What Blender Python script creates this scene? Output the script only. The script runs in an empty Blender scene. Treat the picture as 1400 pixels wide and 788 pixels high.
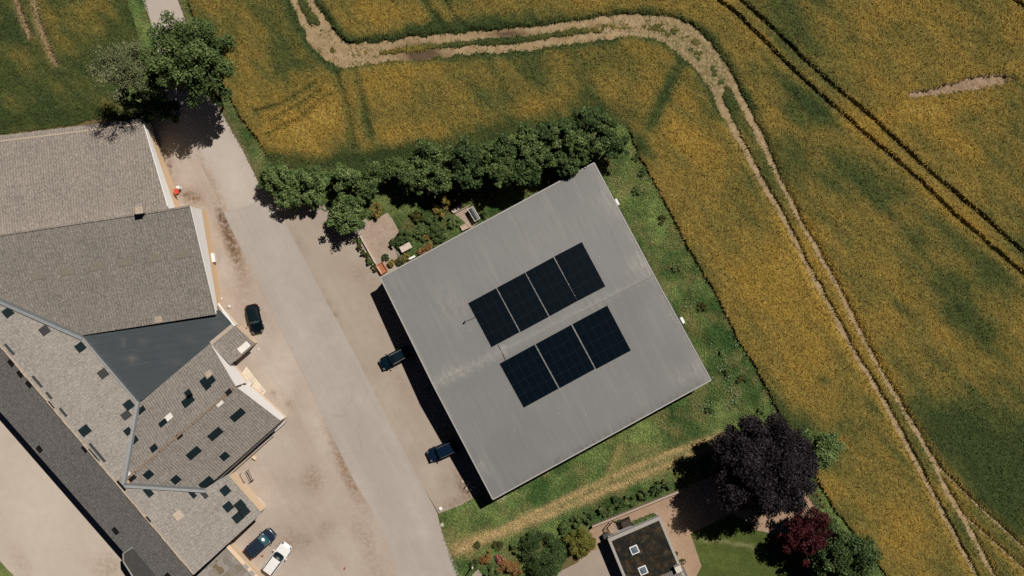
import bpy, math, random
import numpy as np
from mathutils import Vector, Matrix, geometry

R = math.radians
rng = np.random.default_rng(7)
random.seed(7)
scene = bpy.context.scene
COL = scene.collection

# ------------------------------------------------------------------ survey
# The plan was measured on a 1400 x 788 grid, 0.1 m per step at ground level,
# seen from a drone hovering 150 m above (0, 0).
H, S = 150.0, 0.1
CAM = Vector((0, 0, H))

def U(px, py, z=0.0):
    k = S * (H - z) / H
    return Vector(((px - 700) * k, (394 - py) * k, z))

class Plane:
    def __init__(s, a, b, c):
        a, b, c = U(*a), U(*b), U(*c)
        n = (b - a).cross(c - a).normalized()
        s.n = n if n.z > 0 else -n
        s.d = s.n.dot(a)
    def at(s, px, py):
        g = U(px, py, 0) - CAM
        return CAM + g * ((s.d - s.n.dot(CAM)) / s.n.dot(g))
    def z(s, x, y):
        return (s.d - s.n.x * x - s.n.y * y) / s.n.z

# ------------------------------------------------------------------ objects
ORG = {}

def tag(o, label=None, cat=None, group=None, kind=None):
    if label: o['label'] = label
    if cat: o['category'] = cat
    if group: o['group'] = group
    if kind: o['kind'] = kind
    return o

def empty(name, loc, label=None, cat=None, group=None):
    o = bpy.data.objects.new(name, None)
    COL.objects.link(o)
    o.location = loc
    ORG[o] = Vector(loc)
    return tag(o, label, cat, group)

def copy_tree(o, parent=None):
    c = o.copy(); COL.objects.link(c)
    if parent is not None: c.parent = parent
    for ch in list(o.children): copy_tree(ch, c)
    return c

class MB:
    def __init__(s): s.v, s.f, s.m = [], [], []
    def face(s, pts, m=0):
        i = len(s.v); s.v += [Vector(p) for p in pts]; s.f.append(tuple(range(i, i + len(pts)))); s.m.append(m)
    def prism(s, top, bot, m=0):
        """closed solid between two equal rings (top counter-clockwise from above)"""
        n = len(top); i = len(s.v)
        s.v += [Vector(p) for p in top] + [Vector(p) for p in bot]
        s.f.append(tuple(range(i, i + n))); s.m.append(m)
        s.f.append(tuple(range(i + 2 * n - 1, i + n - 1, -1))); s.m.append(m)
        for k in range(n):
            j = (k + 1) % n
            s.f.append((i + k, i + n + k, i + n + j, i + j)); s.m.append(m)
        return s
    def box(s, c, ax, ay, az, m=0):
        """box centred on c with half-axis vectors"""
        c, ax, ay, az = Vector(c), Vector(ax), Vector(ay), Vector(az)
        q = [(-1, -1), (1, -1), (1, 1), (-1, 1)]
        return s.prism([c + ax * a + ay * b + az for a, b in q], [c + ax * a + ay * b - az for a, b in q], m)
    def bx(s, x0, x1, y0, y1, z0, z1, m=0):
        return s.box(((x0 + x1) / 2, (y0 + y1) / 2, (z0 + z1) / 2), ((x1 - x0) / 2, 0, 0), (0, (y1 - y0) / 2, 0), (0, 0, (z1 - z0) / 2), m)
    def tube(s, pts, rad, n=8, m=0):
        rings = []
        pts = [Vector(p) for p in pts]
        for k, p in enumerate(pts):
            d = (pts[min(k + 1, len(pts) - 1)] - pts[max(k - 1, 0)]).normalized()
            a = d.orthogonal().normalized(); b = d.cross(a)
            r = rad[k] if isinstance(rad, (list, tuple)) else rad
            i = len(s.v)
            s.v += [p + (a * math.cos(t) + b * math.sin(t)) * r for t in [2 * math.pi * q / n for q in range(n)]]
            rings.append(i)
        for u, w in zip(rings, rings[1:]):
            for q in range(n):
                r_ = (q + 1) % n
                s.f.append((u + q, u + r_, w + r_, w + q)); s.m.append(m)
        s.f.append(tuple(range(rings[0] + n - 1, rings[0] - 1, -1))); s.m.append(m)
        s.f.append(tuple(range(rings[-1], rings[-1] + n))); s.m.append(m)
        return s
    def loft(s, rings, m=0, caps=True):
        n = len(rings[0]); base = len(s.v)
        for r in rings: s.v += [Vector(p) for p in r]
        for k in range(len(rings) - 1):
            a, b = base + k * n, base + (k + 1) * n
            for q in range(n):
                r_ = (q + 1) % n
                s.f.append((a + q, a + r_, b + r_, b + q)); s.m.append(m)
        if caps:
            s.f.append(tuple(range(base + n - 1, base - 1, -1))); s.m.append(m)
            e = base + (len(rings) - 1) * n
            s.f.append(tuple(range(e, e + n))); s.m.append(m)
        return s
    def build(s, name, mats, parent=None, smooth=False, bevel=0):
        me = bpy.data.meshes.new(name)
        off = ORG.get(parent, Vector()) if parent is not None else Vector()
        me.from_pydata([tuple(p - off) for p in s.v], [], s.f)
        for m in (mats if isinstance(mats, (list, tuple)) else [mats]): me.materials.append(m)
        me.polygons.foreach_set('material_index', s.m)
        me.polygons.foreach_set('use_smooth', [bool(smooth)] * len(me.polygons))
        me.validate(); me.update()
        o = bpy.data.objects.new(name, me)
        COL.objects.link(o)
        if parent is not None:
            o.parent = parent; ORG[o] = off
        if bevel:
            b = o.modifiers.new('bevel', 'BEVEL'); b.width = bevel; b.segments = 2; b.limit_method = 'ANGLE'
        return o

def np_mesh(name, V, F, mat, parent=None, col=None, n=None, smooth=False):
    """mesh from numpy arrays, F (k, 3|4), optional per-point colour"""
    me = bpy.data.meshes.new(name)
    off = np.array(ORG.get(parent, Vector())) if parent is not None else np.zeros(3)
    me.vertices.add(len(V)); me.vertices.foreach_set('co', (V - off).astype(np.float32).ravel())
    k = F.shape[1]
    me.loops.add(F.size); me.loops.foreach_set('vertex_index', F.astype(np.int32).ravel())
    me.polygons.add(len(F))
    me.polygons.foreach_set('loop_start', np.arange(0, F.size, k, dtype=np.int32))
    me.update(calc_edges=True)
    me.polygons.foreach_set('use_smooth', np.full(len(F), bool(smooth)))
    if col is not None:
        a = me.color_attributes.new('Col', 'FLOAT_COLOR', 'POINT')
        c4 = np.ones((len(V), 4), np.float32); c4[:, :3] = col
        a.data.foreach_set('color', c4.ravel())
    me.materials.append(mat)
    o = bpy.data.objects.new(name, me); COL.objects.link(o)
    if parent is not None: o.parent = parent; ORG[o] = Vector(off)
    return o

# ------------------------------------------------------------------ materials
class NT:
    def __init__(s, name):
        s.mat = bpy.data.materials.new(name); s.mat.use_nodes = True
        s.t = s.mat.node_tree; s.b = s.t.nodes['Principled BSDF']
        s.tc = s.t.nodes.new('ShaderNodeTexCoord').outputs['Object']
    def n(s, typ, **kw):
        nd = s.t.nodes.new(typ)
        for k, v in kw.items():
            if k in nd.inputs: nd.inputs[k].default_value = v
            else: setattr(nd, k, v)
        return nd
    def l(s, a, b): s.t.links.new(a, b)
    def mapped(s, rot=0, scale=(1, 1, 1), vec=None):
        m = s.n('ShaderNodeMapping')
        r = s.n('ShaderNodeMapping'); r.inputs['Rotation'].default_value = (0, 0, -rot)
        s.l(vec or s.tc, r.inputs['Vector']); s.l(r.outputs[0], m.inputs['Vector'])
        m.inputs['Scale'].default_value = scale
        return m.outputs[0]
    def noise(s, scale, detail=3, rough=.55, vec=None, dist=0):
        nd = s.n('ShaderNodeTexNoise', Scale=scale, Detail=detail, Roughness=rough, Distortion=dist)
        s.l(vec or s.tc, nd.inputs['Vector']); return nd.outputs['Fac']
    def ramp(s, fac, stops):
        r = s.n('ShaderNodeValToRGB'); e = r.color_ramp.elements
        while len(e) < len(stops): e.new(.5)
        for q, (p, c) in zip(e, stops):
            q.position = p; q.color = (*(c if hasattr(c, '__len__') else (c, c, c)), 1)
        s.l(fac, r.inputs[0]); return r.outputs[0]
    def mix(s, fac, a, b, mode='MIX'):
        m = s.n('ShaderNodeMix', data_type='RGBA', blend_type=mode)
        for sock, v in ((m.inputs[0], fac), (m.inputs[6], a), (m.inputs[7], b)):
            if isinstance(v, bpy.types.NodeSocket): s.l(v, sock)
            elif hasattr(v, '__len__'): sock.default_value = (*v, 1)
            else: sock.default_value = v
        return m.outputs[2]
    def math(s, op, a, b=0.0, clamp=False):
        m = s.n('ShaderNodeMath', operation=op, use_clamp=clamp)
        for i, v in enumerate((a, b)):
            if isinstance(v, bpy.types.NodeSocket): s.l(v, m.inputs[i])
            else: m.inputs[i].default_value = v
        return m.outputs[0]
    def attr(s, name='Col'):
        a = s.n('ShaderNodeAttribute', attribute_name=name); return a.outputs['Color']
    def sep(s, c):
        x = s.n('ShaderNodeSeparateColor'); s.l(c, x.inputs[0]); return x.outputs
    def xyz(s, v=None):
        x = s.n('ShaderNodeSeparateXYZ'); s.l(v or s.tc, x.inputs[0]); return x.outputs
    def done(s, color, rough=.85, bump=None, strength=.3, dist=.05, spec=.3, metal=0):
        if isinstance(color, bpy.types.NodeSocket): s.l(color, s.b.inputs['Base Color'])
        else: s.b.inputs['Base Color'].default_value = (*color, 1)
        if isinstance(rough, bpy.types.NodeSocket): s.l(rough, s.b.inputs['Roughness'])
        else: s.b.inputs['Roughness'].default_value = rough
        s.b.inputs['Specular IOR Level'].default_value = spec
        s.b.inputs['Metallic'].default_value = metal
        if bump is not None:
            b = s.n('ShaderNodeBump', Strength=strength, Distance=dist)
            s.l(bump, b.inputs['Height']); s.l(b.outputs[0], s.b.inputs['Normal'])
        return s.mat

def m_plain(name, c, rough=.7, var=.25, scale=6, spec=.3, metal=0):
    t = NT(name)
    n = t.noise(scale, 4)
    col = t.mix(n, [v * (1 - var) for v in c], [min(1, v * (1 + var)) for v in c])
    return t.done(col, rough, spec=spec, metal=metal)

def m_leaf(name, transl=.18, rough=.5):
    t = NT(name)
    c = t.attr()
    m = t.done(c, rough, spec=.12)
    tr = t.n('ShaderNodeBsdfTranslucent'); t.l(t.mix(1, c, (1.1, 1.25, .6), 'MULTIPLY'), tr.inputs['Color'])
    mx = t.n('ShaderNodeMixShader'); mx.inputs[0].default_value = transl
    out = t.t.nodes['Material Output']
    t.l(t.b.outputs[0], mx.inputs[1]); t.l(tr.outputs[0], mx.inputs[2]); t.l(mx.outputs[0], out.inputs['Surface'])
    return m

def m_ground():
    t = NT('soil')
    n = t.noise(.35, 5); f = t.noise(5, 5, .7)
    col = t.ramp(n, [(.3, (.10, .075, .035)), (.55, (.15, .11, .045)), (.75, (.075, .075, .028))])
    col = t.mix(t.math('MULTIPLY', f, .6), col, (.05, .05, .02))
    return t.done(col, .95, f, .5, .1)

def m_farland():
    t = NT('far_farmland')
    n = t.noise(.02, 5); f = t.noise(2.5, 4, .7)
    col = t.ramp(n, [(.35, (.09, .085, .025)), (.5, (.19, .135, .033)), (.65, (.24, .15, .03))])
    col = t.mix(t.math('MULTIPLY', f, .7), col, (.07, .065, .02))
    return t.done(col, .95, f, .6, .2)

def m_crop():
    t = NT('crop_canopy')
    f = t.noise(7, 4, .75); g = t.noise(1.6, 4, .6)
    k = t.math('ADD', t.math('MULTIPLY', f, 1.1), t.math('MULTIPLY', g, .5))
    col = t.mix(1, t.attr(), t.ramp(k, [(.5, .42), (.8, .8), (1.0, 1.25)]), 'MULTIPLY')
    return t.done(col, .9, f, .55, .2, spec=.1)

def m_turf():
    t = NT('turf')
    f = t.noise(5, 5, .75); g = t.noise(.8, 4, .6)
    col = t.mix(1, t.attr(), t.ramp(t.math('ADD', f, t.math('MULTIPLY', g, .6)), [(.5, .45), (.8, .9), (1.0, 1.3)]), 'MULTIPLY')
    return t.done(col, .95, f, .8, .15, spec=.1)

def m_dirt():
    t = NT('dirt_track')
    g = t.noise(.9, 5, .65); f = t.noise(8, 4, .7)
    col = t.ramp(g, [(.3, (.24, .165, .085)), (.55, (.345, .25, .145)), (.75, (.42, .32, .20))])
    col = t.mix(t.math('MULTIPLY', t.ramp(f, [(.4, 0.), (.75, 1.)]), .35), col, (.17, .12, .065))
    a = t.sep(t.attr())
    col = t.mix(a[0], col, (.085, .048, .024))                     # wet mud
    grassy = t.math('MULTIPLY', a[1], t.ramp(t.noise(2.2, 5, .7), [(.42, 0.), (.58, 1.)]))
    col = t.mix(grassy, col, (.12, .11, .04))
    return t.done(col, t.math('SUBTRACT', .95, t.math('MULTIPLY', a[0], .35)), f, .5, .08, spec=.2)

def m_yard(name, base, lo, hi, speck, sp_amt, dirtc, rot=0, streak=0):
    """hard ground: broad tone, streaks along the driving direction, grit, stains from the mask"""
    t = NT(name)
    g = t.noise(.16, 5, .6); m = t.noise(.9, 5, .62)
    f = t.noise(9, 3, .8)
    col = t.ramp(g, [(.32, lo), (.52, base), (.72, hi)])
    col = t.mix(t.ramp(m, [(.35, .0), (.75, .55)]), col, [b * .86 for b in base])
    if streak:
        st = t.noise(1, 5, .6, t.mapped(rot, (.06, 1.3, 1)))
        col = t.mix(t.ramp(st, [(.45, 0.), (.75, streak)]), col, hi)
        st2 = t.noise(1, 5, .6, t.mapped(rot + .05, (.09, .8, 1)))
        col = t.mix(t.ramp(st2, [(.52, 0.), (.75, streak)]), col, lo)
    col = t.mix(t.ramp(f, [(.5, 0.), (.72, sp_amt)]), col, speck)
    f2 = t.noise(7, 2, .8, t.mapped(.5, (1, 1, 1)))
    col = t.mix(t.ramp(f2, [(.55, 0.), (.75, sp_amt * .8)]), col, [min(1, b * 1.35) for b in base])
    a = t.sep(t.attr())
    brk = t.ramp(t.noise(2.0, 7, .75), [(.36, .05), (.6, 1.)])
    col = t.mix(t.math('MULTIPLY', a[0], brk, True), col, dirtc)
    col = t.mix(t.math('MULTIPLY', a[1], t.ramp(t.noise(.7, 5), [(.3, .3), (.7, 1.)]), True), col, [min(1, v * 1.12) for v in hi])
    col = t.mix(t.math('MULTIPLY', a[2], brk, True), col, (.105, .065, .040))
    if streak and 'gravel' not in name:
        wv = t.n('ShaderNodeTexNoise', Scale=.5, Detail=4); t.l(t.tc, wv.inputs['Vector'])
        ad = t.n('ShaderNodeMix', data_type='RGBA', blend_type='LINEAR_LIGHT'); ad.inputs[0].default_value = .35
        t.l(t.tc, ad.inputs[6]); t.l(wv.outputs['Color'], ad.inputs[7])
        vo = t.n('ShaderNodeTexVoronoi', Scale=.16, feature='DISTANCE_TO_EDGE'); t.l(ad.outputs[2], vo.inputs['Vector'])
        crk = t.math('MULTIPLY', t.math('LESS_THAN', vo.outputs['Distance'], .0065), t.ramp(t.noise(.12, 3), [(.5, 0.), (.62, .16)]))
        col = t.mix(crk, col, [v * .5 for v in lo])
        pv = t.n('ShaderNodeTexVoronoi', Scale=.14, distance='CHEBYCHEV'); t.l(t.mapped(rot, (.5, 1.4, 1)), pv.inputs['Vector'])
        col = t.mix(t.ramp(t.sep(pv.outputs['Color'])[0], [(.80, 0.), (.82, .22)]), col, lo)
    return t.done(col, .92, f, .25, .03, spec=.2)

def m_fibre(name, rot, base, lich, dark, pitch=1.1):
    """old corrugated fibre cement, lichen-speckled; rot = direction of the ridge"""
    t = NT(name)
    v = t.mapped(rot)
    x = t.xyz(v)
    wav = t.math('SINE', t.math('MULTIPLY', x[0], 2 * math.pi / .36))
    sheet = t.math('LESS_THAN', t.math('FRACT', t.math('MULTIPLY', x[1], 1 / 1.25)), .05)
    g = t.noise(.22, 5, .65); m = t.noise(1.1, 5, .7, t.mapped(rot, (1.5, .45, 1)))
    f = t.noise(4.2, 3, .75, t.mapped(rot, (1.2, .8, 1))); f2 = t.noise(8, 2, .8)
    col = t.ramp(g, [(.3, [b * .82 for b in base]), (.7, [b * 1.12 for b in base])])
    col = t.mix(t.ramp(m, [(.42, 0.), (.72, .5)]), col, dark)
    col = t.mix(t.ramp(f, [(.44, 0.), (.66, .85)]), col, lich)
    col = t.mix(t.ramp(f2, [(.48, 0.), (.68, .75)]), col, dark)
    fs = t.noise(1, 3, .7, t.mapped(rot, (5.5, 2.0, 1)))
    col = t.mix(t.ramp(fs, [(.5, 0.), (.66, .5)]), col, dark)
    fl = t.noise(1, 3, .7, t.mapped(rot + .02, (6.2, 2.4, 1.3)))
    col = t.mix(t.ramp(fl, [(.54, 0.), (.68, .6)]), col, [v * 1.15 for v in lich])
    f3 = t.noise(5.5, 2, .7, t.mapped(rot + .4))
    col = t.mix(t.ramp(f3, [(.63, 0.), (.72, .8)]), col, [v * 1.35 for v in lich])
    col = t.mix(t.math('MULTIPLY', t.math('ADD', wav, 1), .06), col, dark)
    col = t.mix(t.math('MULTIPLY', sheet, .22), col, dark)
    return t.done(col, .9, t.math('ADD', wav, t.math('MULTIPLY', f, 2.)), .35, .05, spec=.15)

def m_hall_roof(rot):
    t = NT('grey_sheet_roof')
    v = t.mapped(rot); x = t.xyz(v)
    base = (.215, .205, .19)
    g = t.noise(.12, 4, .55)
    col = t.ramp(g, [(.3, (.165, .163, .159)), (.7, (.190, .187, .182))])
    seam = t.math('LESS_THAN', t.math('FRACT', t.math('MULTIPLY', x[0], 1 / 1.05)), .07)
    st = t.noise(1, 5, .65, t.mapped(rot, (2.6, .10, 1)))
    col = t.mix(t.ramp(st, [(.5, 0.), (.74, .35)]), col, (.14, .134, .125))
    st2 = t.noise(1, 4, .6, t.mapped(rot, (1.2, .05, 1)))
    col = t.mix(t.ramp(st2, [(.55, 0.), (.75, .35)]), col, (.27, .257, .237))
    col = t.mix(t.math('MULTIPLY', seam, t.ramp(t.noise(.35, 3), [(.38, .0), (.62, .3)])), col, (.12, .116, .108))
    a = t.sep(t.attr())
    brk = t.ramp(t.noise(1, 6, .75, t.mapped(rot, (3.2, .55, 1))), [(.4, 0.), (.66, 1.)])
    col = t.mix(t.math('MULTIPLY', a[0], brk, True), col, (.42, .385, .34))   # weathered pale bloom
    col = t.mix(t.math('MULTIPLY', a[1], brk, True), col, (.10, .09, .08))   # dirt at the lower edge
    sp = t.noise(3.4, 2, .6)
    col = t.mix(t.ramp(sp, [(.745, 0.), (.77, .7)]), col, (.5, .47, .43))
    return t.done(col, .62, t.math('ADD', t.math('MULTIPLY', seam, .5), st), .12, .02, spec=.3)

def m_membrane(rot):
    t = NT('dark_roofing_felt')
    g = t.noise(.3, 5, .6); st = t.noise(1, 4, .6, t.mapped(rot, (.35, 2.2, 1)))
    col = t.ramp(g, [(.3, (.054, .064, .072)), (.7, (.062, .073, .081))])
    col = t.mix(t.ramp(st, [(.55, 0.), (.74, .3)]), col, (.10, .108, .112))
    x = t.xyz(t.mapped(rot))
    col = t.mix(t.math('MULTIPLY', t.math('LESS_THAN', t.math('FRACT', x[1]), .05), .45), col, (.03, .038, .045))
    a = t.sep(t.attr())
    col = t.mix(t.math('MULTIPLY', a[0], t.ramp(t.noise(1.6, 5, .7), [(.3, .25), (.6, 1.)]), True), col, (.165, .15, .132))
    return t.done(col, .95, st, .05, .03, spec=.05)

def m_wall(name, up, low=None, split=2.0):
    t = NT(name)
    n = t.noise(1.2, 5); v = t.noise(1, 4, .6, t.mapped(0, (2, 2, .25)))
    col = t.mix(t.math('MULTIPLY', v, .12), up, [c * .7 for c in up])
    if low:
        g = t.n('ShaderNodeNewGeometry'); z = t.xyz(g.outputs['Position'])[2]
        col2 = t.mix(t.math('MULTIPLY', v, .35), low, [c * .72 for c in low])
        col = t.mix(t.math('LESS_THAN', z, split), col, col2)
    return t.done(col, .85, n, .15, .02, spec=.2)

def m_moss_roof(rot):
    t = NT('mossy_felt_roof')
    g = t.noise(.75, 5, .7, dist=.5); f = t.noise(6, 4, .75); m = t.noise(1.6, 5, .65)
    col = t.ramp(g, [(.40, (.012, .013, .013)), (.5, (.022, .018, .012)), (.6, (.058, .038, .019)), (.74, (.12, .115, .10))])
    col = t.mix(t.ramp(m, [(.5, 0.), (.7, .75)]), col, (.03, .033, .031))
    col = t.mix(t.ramp(f, [(.5, 0.), (.7, .5)]), col, (.02, .02, .016))
    return t.done(col, .95, f, .5, .08, spec=.1)

def m_tiles(name, c1, c2, rot):
    t = NT(name); x = t.xyz(t.mapped(rot))
    a = t.math('SINE', t.math('MULTIPLY', x[0], 2 * math.pi / .3)); b = t.math('FRACT', t.math('MULTIPLY', x[1], 1 / .35))
    col = t.mix(t.noise(5, 4, .7), c1, c2)
    col = t.mix(t.math('MULTIPLY', t.math('LESS_THAN', b, .2), .6), col, [c * .4 for c in c1])
    return t.done(col, .85, t.math('ADD', a, b), .6, .06)

def m_paving(name, c1, c2, rot, sx=.5, sy=.5, weeds=None):
    t = NT(name)
    v = t.mapped(rot)
    br = t.n('ShaderNodeTexBrick', Scale=1.0); t.l(v, br.inputs['Vector'])
    br.inputs['Brick Width'].default_value = sx; br.inputs['Row Height'].default_value = sy
    br.inputs['Mortar Size'].default_value = .012
    br.inputs['Color1'].default_value = (*c1, 1); br.inputs['Color2'].default_value = (*c2, 1)
    br.inputs['Mortar'].default_value = (*[c * .45 for c in c1], 1)
    f = t.noise(6, 5, .75); g = t.noise(.7, 5, .65)
    col = t.mix(t.ramp(g, [(.4, 0.), (.7, .45)]), br.outputs['Color'], [c * .6 for c in c1])
    col = t.mix(t.ramp(f, [(.5, 0.), (.72, .4)]), col, [c * .45 for c in c1])
    if weeds:
        col = t.mix(t.ramp(t.noise(1.9, 6, .75), [(.56, 0.), (.66, .75)]), col, weeds)
    return t.done(col, .9, f, .25, .03)

def m_gloss(name, c, rough=.25, spec=.5, metal=0, coat=0):
    t = NT(name)
    n = t.noise(3, 3)
    m = t.done(t.mix(n, [v * .9 for v in c], [v * 1.1 for v in c]), rough, spec=spec * (.5 if 'paint' in name and c[0] < .1 else 1), metal=metal)
    t.b.inputs['Coat Weight'].default_value = coat; t.b.inputs['Coat Roughness'].default_value = .05
    return m

def m_module():
    t = NT('solar_glass')
    x = t.xyz()
    gx = t.math('LESS_THAN', t.math('FRACT', t.math('MULTIPLY', x[0], 6.0)), .05)
    gy = t.math('LESS_THAN', t.math('FRACT', t.math('MULTIPLY', x[1], 6.0)), .05)
    l = t.math('MAXIMUM', gx, gy)
    col = t.mix(t.math('MULTIPLY', l, .5), t.mix(t.noise(1.1, 3), (.0012, .0035, .0065), (.0025, .0065, .011)), (.003, .008, .013))
    return t.done(col, .3, spec=.08)

M = {
 'soil': m_ground(), 'far': m_farland(), 'crop': m_crop(), 'turf': m_turf(), 'dirt': m_dirt(),
 'ear': m_leaf('crop_blades', .12, .7), 'leaf': m_leaf('leaves'), 'dleaf': m_leaf('dark_leaves', .06, .45),
 'bark': m_plain('bark', (.11, .085, .06), .9, .4, 8), 'palebark': m_plain('pale_bark', (.30, .23, .14), .9, .3, 8),
 'gravel': m_yard('gravel', (.40, .332, .277), (.325, .258, .208), (.455, .392, .338), (.20, .15, .115), .6, (.20, .12, .07), R(-60), .3),
 'gravelB': m_yard('pale_gravel', (.46, .39, .332), (.43, .358, .30), (.49, .42, .365), (.24, .18, .13), .35, (.26, .19, .12)),
 'road': m_yard('road_asphalt', (.36, .318, .283), (.33, .29, .255), (.40, .355, .318), (.22, .195, .17), .2, (.34, .25, .18), R(-62.5), .5),
 'roadB': m_yard('old_road_concrete', (.42, .365, .318), (.385, .33, .28), (.455, .40, .352), (.22, .18, .15), .3, (.29, .205, .14), R(-60), .4),
 'apron': m_yard('apron_concrete', (.345, .283, .232), (.31, .25, .20), (.39, .33, .278), (.18, .14, .11), .3, (.20, .13, .085), R(-62.5), .35),
 'hall_roof': m_hall_roof(R(27.0)),
 'ridge2': m_plain('hall_ridge_cap', (.225, .217, .205), .8, .25, 3), 'ridge': m_plain('weathered_ridge', (.30, .28, .25), .8, .35, 3),
 'flash': m_plain('zinc_flashing', (.33, .32, .30), .5, .15, 2), 'darktrim': m_plain('dark_trim', (.05, .05, .05), .6, .2),
 'hall_wall': m_wall('grey_cladding', (.35, .34, .32)),
 'roofN': m_fibre('fibre_cement_north', R(8.7), (.265, .233, .205), (.38, .34, .295), (.12, .098, .083)),
 'roofS': m_fibre('fibre_cement_south', R(8.7), (.235, .213, .19), (.36, .33, .29), (.105, .09, .078)),
 'roofB': m_fibre('fibre_cement_long', R(-49.7), (.275, .254, .23), (.37, .34, .306), (.14, .122, .106)),
 'roofBshade': m_fibre('fibre_cement_shaded', R(-49.7), (.20, .19, .18), (.33, .31, .29), (.09, .08, .075)),  # darker copy of the long barn sheets, shade of the rear slope in the colour
 'roofC': m_fibre('fibre_cement_wing', R(40.4), (.25, .228, .203), (.34, .31, .275), (.125, .105, .09)),
 'felt': m_membrane(R(8.7)),
 'white_ochre': m_wall('white_wall_ochre_base', (.84, .82, .80), (.74, .53, .33), 2.75),
 'white_cream': m_wall('white_wall', (.84, .82, .80), (.80, .66, .50), 1.1), 'ochre': m_wall('ochre_wall', (.70, .53, .37)),
 'valley': m_plain('grey_valley_metal', (.16, .17, .175), .5, .2, 1.5), 'ridgecap': m_plain('lichen_ridge_cap', (.40, .33, .26), .9, .6, 7),
 'ridgebrown': m_plain('brown_ridge_cap', (.22, .165, .12), .9, .75, 6), 'pane': m_gloss('dark_skylight', (.009, .017, .020), .7, .05), 'paneG': m_gloss('grey_skylight', (.045, .045, .045), .7, .05),
 'sheet_old': m_plain('olive_sheet', (.21, .185, .15), .9, .3, 3), 'paneW': m_plain('white_sheet', (.72, .68, .62), .6, .1, 2), 'black': m_plain('black_opening', (.006, .006, .006), .9),
 'white': m_plain('white_paint', (.75, .74, .72), .5, .08), 'moss': m_moss_roof(R(23.5)),
 'stone': m_plain('pale_stone', (.55, .50, .43), .9, .3, 7), 'conc': m_plain('concrete_edge', (.32, .30, .27), .9, .3, 5),
 'tile': m_tiles('grey_roof_tiles', (.16, .135, .12), (.26, .225, .20), R(23.5)),
 'slab': m_paving('cream_slabs', (.66, .56, .44), (.70, .60, .48), R(-52), .8, .8),
 'terrace': m_paving('terrace_paving', (.36, .275, .21), (.40, .31, .245), R(24), .5, .25, (.20, .15, .10)),
 'pave': m_paving('brown_paving', (.36, .24, .16), (.40, .275, .185), R(24), .3, .15),
 'drive': m_yard('drive_concrete', (.33, .27, .22), (.29, .235, .19), (.37, .31, .26), (.2, .16, .13), .35, (.2, .13, .085)),
 'wood': m_plain('weathered_wood', (.36, .28, .22), .85, .35, 6), 'dwood': m_plain('dark_wood', (.045, .032, .025), .85, .4, 5),
 'board': m_plain('bleached_board', (.54, .44, .375), .8, .2, 4), 'red': m_plain('red_paint', (.55, .055, .035), .6, .15),
 'brick': m_plain('red_brick', (.30, .07, .035), .9, .3, 9), 'rust': m_plain('rusty_iron', (.42, .15, .06), .9, .5, 5),
 'glassblue': m_gloss('skylight_glass', (.12, .15, .17), .06, .8), 'module': m_module(),
 'modframe': m_plain('module_frame', (.008, .011, .015), .6, .1, spec=.06), 'rail': m_plain('aluminium_rail', (.5, .49, .47), .5, .1, metal=.3),
 'cable': m_plain('black_cable', (.02, .02, .02), .7), 'teal': m_plain('teal_plastic', (.03, .16, .18), .5), 'bluebin': m_plain('blue_plastic', (.02, .04, .12), .5),
 'tyre': m_plain('tyre_rubber', (.012, .012, .012), .9), 'rim': m_plain('alloy_rim', (.4, .4, .4), .35, .1, metal=.8),
 'chrome': m_plain('silver_trim', (.55, .55, .55), .3, .1, metal=.6), 'lens': m_gloss('headlight_lens', (.12, .13, .135), .15, .4), 'tail': m_gloss('tail_lens', (.45, .01, .01), .25, .5),
 'glass': m_gloss('car_glass', (.005, .012, .016), .3, .12), 'glassB': m_gloss('blue_windscreen', (.02, .075, .09), .2, .6),
 'paint_black': m_gloss('black_paint', (.003, .006, .010), .12, .25), 'paint_ink': m_gloss('blue_black_paint', (.003, .010, .018), .12, .25),
 'paint_navy': m_gloss('navy_paint', (.004, .012, .028), .15, .25), 'paint_slate': m_gloss('slate_blue_paint', (.016, .025, .045), .18, .3),
 'paint_white': m_gloss('white_car_paint', (.72, .71, .69), .3, .4, coat=.4), 'plastic': m_plain('black_plastic', (.015, .015, .016), .6),
}

# ------------------------------------------------------------------ numpy noise and distance
def vnoise(x, y, scale, seed):
    g = np.random.default_rng(seed).random((256, 256))
    u, v = x / scale + 1000.3, y / scale + 1000.7
    i, j = np.floor(u).astype(int), np.floor(v).astype(int)
    a, b = u - i, v - j
    a, b = a * a * (3 - 2 * a), b * b * (3 - 2 * b)
    i0, i1, j0, j1 = i % 256, (i + 1) % 256, j % 256, (j + 1) % 256
    return (g[i0, j0] * (1 - a) + g[i1, j0] * a) * (1 - b) + (g[i0, j1] * (1 - a) + g[i1, j1] * a) * b

def fbm(x, y, scale, seed, octv=4):
    s, w, t = 0, 1, 0
    for k in range(octv):
        s = s + w * vnoise(x, y, scale / 2 ** k, seed + k); t += w; w *= .55
    return s / t

def inside(poly, X, Y):
    c = np.zeros(X.shape, bool); n = len(poly)
    for k in range(n):
        x0, y0 = poly[k]; x1, y1 = poly[(k + 1) % n]
        if y0 == y1: continue
        c ^= ((y0 > Y) != (y1 > Y)) & (X < (x1 - x0) * (Y - y0) / (y1 - y0) + x0)
    return c

def pdist(line, X, Y, reach=9.):
    D = np.full(X.shape, 99.)
    for (x0, y0), (x1, y1) in zip(line, line[1:]):
        w = (X > min(x0, x1) - reach) & (X < max(x0, x1) + reach) & (Y > min(y0, y1) - reach) & (Y < max(y0, y1) + reach)
        if not w.any(): continue
        dx, dy = x1 - x0, y1 - y0
        t = np.clip(((X[w] - x0) * dx + (Y[w] - y0) * dy) / (dx * dx + dy * dy + 1e-9), 0, 1)
        D[w] = np.minimum(D[w], np.hypot(X[w] - x0 - t * dx, Y[w] - y0 - t * dy))
    return D

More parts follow.
